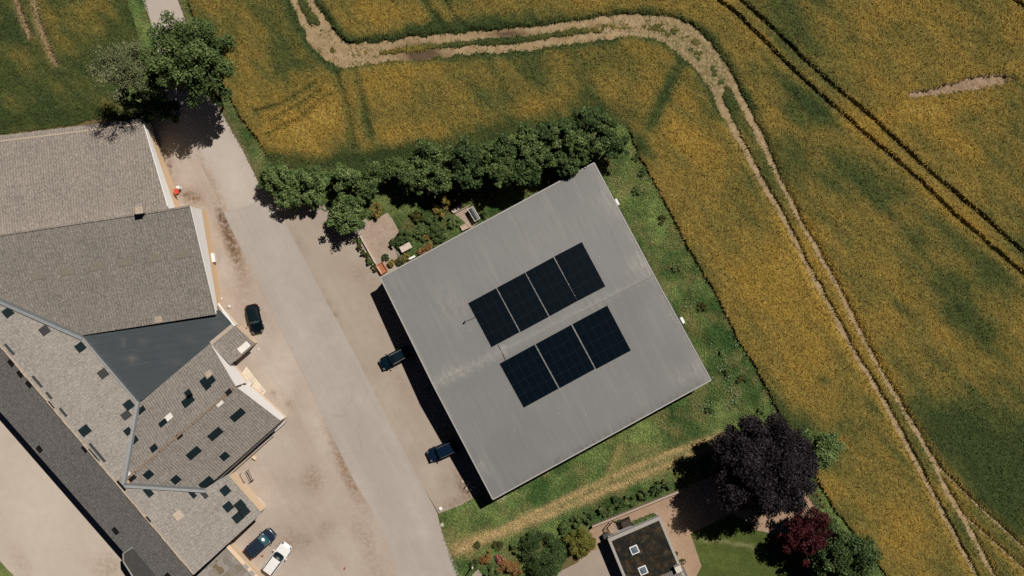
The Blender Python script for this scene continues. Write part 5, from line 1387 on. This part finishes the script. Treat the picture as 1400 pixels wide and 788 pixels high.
def car(px, py, head, L, Wd, Hh, paint, label, wind=(.12, -.12), roof_end=-.62, tail_end=-.86, glass='glass', wscreen='glass', rails=None, boxy=0, roof_mat=None, sunroof=None, hood_z=.86):
    """x forward. wind = (base, top) of windscreen as fractions of half length; roof_end / tail_end: rear window top and base"""
    c = U(px, py, 0); root = empty('parked_car', (0, 0, 0), label, 'car', 'cars parked around the yard')
    h = Vector((head[0], -head[1], 0)); ang = math.atan2(h.y, h.x)
    hl, hw = L / 2, Wd / 2; belt = hood_z + .08
    m_ = MB(); rings = []
    st = [(-1.0, .70, .42, .72), (-.97, .84, .30, .86), (-.9, .93, .24, belt - .01), (-.7, .99, .22, belt), (-.35, 1., .2, belt), (0, 1., .2, belt - .01), (.25, .99, .2, belt - .04), (.5, .98, .2, hood_z - .02), (.72, .95, .22, hood_z - .06), (.88, .88, .25, hood_z - .13), (.96, .76 + .08 * boxy, .30, hood_z - .22), (1.0, .60 + .15 * boxy, .40, hood_z - .32)]
    for f, w, z0, z1 in st:
        rings.append([(f * hl, y, z) for y, z in rrect(hw * w, z0, z1, 24, 3.6)])
    m_.loft(rings); body_ = m_.build('body', M[paint], root, smooth=True)
    # greenhouse: glass all round, painted roof and pillars over it
    xb, xt, xr, xe = wind[0] * hl, wind[1] * hl, roof_end * hl, tail_end * hl
    wb, wt = hw * .90, hw * (.74 + .08 * boxy)
    z0, z1 = belt - .06, Hh
    def quad4(x, w, z): return [(x, -w, z), (x, w, z)]
    P = {'fb': (xb, wb * .94, z0), 'ft': (xt, wt * .96, z1 - .06), 'rt': (xr, wt * .95, z1 - .07), 'rb': (xe, wb * .9, z0 + .02)}
    def pr(k, s, inn=0): x, w, z = P[k]; return Vector((x, s * (w - inn), z))
    def pane(name, pts, mat, th=.02):
        q = MB(); n = (pts[1] - pts[0]).cross(pts[2] - pts[0]).normalized()
        if n.z < 0 and abs(n.z) > .05: n = -n
        q.prism(pts, [p - n * th for p in pts]); q.build(name, M[mat], root)
    mdx = (xb + xe) / 2
    # core (interior dark volume with pillars in body colour)
    core = MB(); ringA = []
    for x, w, z in ((xb - .10, wb * .9, z0 + .02), (xt - .06, wt * .93, z1 - .10), (xr + .05, wt * .92, z1 - .11), (xe + .08, wb * .88, z0 + .02)):
        ringA.append((x, w, z))
    core.loft([[(x, s * w, z) for x, w, z in ringA] for s in (-1, 1)]) if False else core.loft([[Vector((x, -w, z)) for x, w, z in ringA], [Vector((x, w, z)) for x, w, z in ringA]])
    core.build('pillars', M[paint], root)
    e = .05
    q = MB(); A, B = Vector(P['fb']), Vector(P['ft']); rows = []
    for i in range(7):
        f = i / 6; ctl = Vector((A.x + (B.x - A.x) * .42, 0, A.z + (B.z - A.z) * .80))
        x = A.x * (1 - f) ** 2 + 2 * ctl.x * f * (1 - f) + B.x * f * f; z = A.z * (1 - f) ** 2 + 2 * ctl.z * f * (1 - f) + (B.z + .02) * f * f
        w_ = (A.y - e) * (1 - f) + (B.y - e) * f
        rows.append([Vector((x - .10 * (2 * k / 8 - 1) ** 2, w_ * (2 * k / 8 - 1), z - .05 * (2 * k / 8 - 1) ** 2)) for k in range(9)])
    for i in range(6):
        for k in range(8): q.face([rows[i][k], rows[i][k + 1], rows[i + 1][k + 1], rows[i + 1][k]])
    q.build('windscreen', M[wscreen], root, smooth=True)
    pane('rear_window', [pr('rb', 1, e * 2), pr('rb', -1, e * 2), pr('rt', -1, e), pr('rt', 1, e)], glass)
    for s in (-1, 1):
        a = [pr('fb', s) + Vector((-.18, 0, .05)), pr('ft', s) + Vector((-.05, 0, -.04)), pr('rt', s) + Vector((.06, 0, -.04)), pr('rb', s) + Vector((.22, 0, .05))]
        o_ = Vector((0, s * .012, 0)); a = [p + o_ for p in a]
        q = MB(); q.prism(a if s < 0 else a[::-1], [p - o_ * 1.5 for p in (a if s < 0 else a[::-1])]); q.build('side_window', M[glass], root)
    # roof: gently domed
    m_ = MB(); rr = []
    for k in range(7):
        f = k / 6; x = xt + .06 + (xr - xt - .12) * f; w = wt * (.97 - .02 * abs(f - .5)); arch = .06 * (1 - (2 * f - 1) ** 2)
        top = [(x, w * math.cos(t), z1 - .075 + arch * .7 + .055 * math.sin(t)) for t in [math.pi * q / 10 for q in range(11)]]
        rr.append(top + [(x, -w * .98, z1 - .10), (x, w * .98, z1 - .10)])
    m_.loft(rr); m_.build('roof', M[roof_mat or paint], root, smooth=False)
    if sunroof:
        m_ = MB(); m_.bx(xr * .8 + xt * .2, xt * .75 + xr * .25, -wt * .62, wt * .62, z1 + .0, z1 + .035); m_.build('sunroof', M[sunroof], root)
    if rails:
        for s in (-1, 1):
            m_ = MB(); m_.tube([(xt - .05, s * wt * .93, z1 - .02), (xt - .2, s * wt * .93, z1 + .05), (xr + .2, s * wt * .93, z1 + .05), (xr + .03, s * wt * .93, z1 - .02)], .028, 6); m_.build('roof_rail', M[rails], root)
    for fx in (.62, -.60):
        for s in (-1, 1):
            o_ = Vector((fx * hl, s * (hw - .09), .32)); m_ = MB(); m_.tube([o_ - Vector((0, .11, 0)), o_ + Vector((0, .11, 0))], .32, 18); w_ = m_.build('wheel', M['tyre'], root)
            m_ = MB(); m_.tube([o_ + Vector((0, s * .112, 0)), o_ + Vector((0, s * .125, 0))], .2, 12); m_.build('rim', M['rim'], w_)
    for s in (-1, 1):
        m_ = MB(); m_.box((xb - .12, s * (hw + .09), belt + .08), (.08, 0, 0), (0, .10, 0), (0, 0, .06)); m_.build('mirror', M[paint], root, bevel=.02)
        m_ = MB(); m_.box((hl * .90, s * hw * .68, hood_z - .19), (.14, -s * .05, -.03), (.04, .12, 0), (0, 0, .06)); m_.build('headlight', M['lens'], root, bevel=.02)
        m_ = MB(); m_.box((-hl * .935, s * hw * .78, .80), (.07, s * .02, 0), (0, .13, 0), (0, 0, .08)); m_.build('tail_light', M['tail'], root, bevel=.02)
        m_ = MB(); m_.box((hl * .975 - .06, 0, .36 if s > 0 else .38), (.05, 0, 0), (0, hw * .55, 0), (0, 0, .06))
        if s > 0: m_.build('grille', M['plastic'], root)
    root.location = c; root.rotation_euler = (0, 0, ang)
    return root
car(349.5, 436, (9, 38), 4.05, 1.78, 1.46, 'paint_black', 'black hatchback parked on the gravel beside the lean-to', wind=(.34, .12), roof_end=-.68, tail_end=-.92, wscreen='glassB', roof_mat='glass')
car(539.5, 490, (-.88, .47), 4.2, 1.8, 1.58, 'paint_ink', 'blue black car with silver roof rails half in the hall shade, upper one', wind=(.38, .16), roof_end=-.72, tail_end=-.94, rails='chrome', wscreen='glass', sunroof='glass')
car(605.5, 615.5, (-.914, .406), 4.3, 1.86, 1.72, 'paint_navy', 'boxy navy car half in the hall shade, lower one', wind=(.42, .26), roof_end=-.82, tail_end=-.94, boxy=1, rails='rim', hood_z=.98)
car(357.2, 741.5, (.742, -.67), 4.85, 1.88, 1.45, 'paint_slate', 'dark slate blue saloon on the gravel left of the white car', wind=(.56, .16), roof_end=-.74, tail_end=-.95, wscreen='glassB')
car(380.3, 762.5, (.596, -.803), 4.9, 1.9, 1.5, 'paint_white', 'white estate car with dark windows and roof rails on the gravel', wind=(.37, .03), roof_end=-.84, tail_end=-.96, rails='plastic', wscreen='glass')

# ------------------------------------------------------------------ sun, sky, camera
EL = 57.0
sd_ = Vector((.65, .76, 0)).normalized()
sun_dir = Vector((sd_.x * math.cos(R(EL)), sd_.y * math.cos(R(EL)), math.sin(R(EL))))
w = bpy.data.worlds.new('World'); scene.world = w; w.use_nodes = True
nt = w.node_tree; bg = nt.nodes['Background']; sky = nt.nodes.new('ShaderNodeTexSky')
sky.sky_type = 'NISHITA'; sky.sun_disc = False; sky.sun_elevation = R(EL); sky.sun_rotation = math.atan2(sun_dir.x, sun_dir.y)
sky.altitude = 100; sky.air_density = .12; sky.dust_density = .05
nt.links.new(sky.outputs[0], bg.inputs[0]); bg.inputs[1].default_value = .05
L = bpy.data.lights.new('sun', 'SUN'); L.energy = 5.0; L.angle = R(.53); L.color = (1., .945, .87)
lo = bpy.data.objects.new('sun', L); COL.objects.link(lo); lo.rotation_euler = (-sun_dir).to_track_quat('-Z', 'Y').to_euler(); lo.location = (40, 40, 90)
cam = bpy.data.cameras.new('camera'); co = bpy.data.objects.new('camera', cam); COL.objects.link(co)
co.location = CAM; co.rotation_euler = (0, 0, 0)
cam.sensor_fit = 'HORIZONTAL'; cam.angle = 2 * math.atan(70 / H); cam.clip_end = 6000; cam.clip_start = .5
scene.camera = co
scene.view_settings.view_transform = 'Standard'; scene.view_settings.look = 'None'; scene.view_settings.gamma = 1; scene.view_settings.exposure = -.12
scene.cycles.use_denoising = False
scene.cycles.max_bounces = 5; scene.cycles.diffuse_bounces = 1; scene.cycles.glossy_bounces = 2; scene.cycles.transmission_bounces = 2
scene.cycles.sample_clamp_indirect = 4
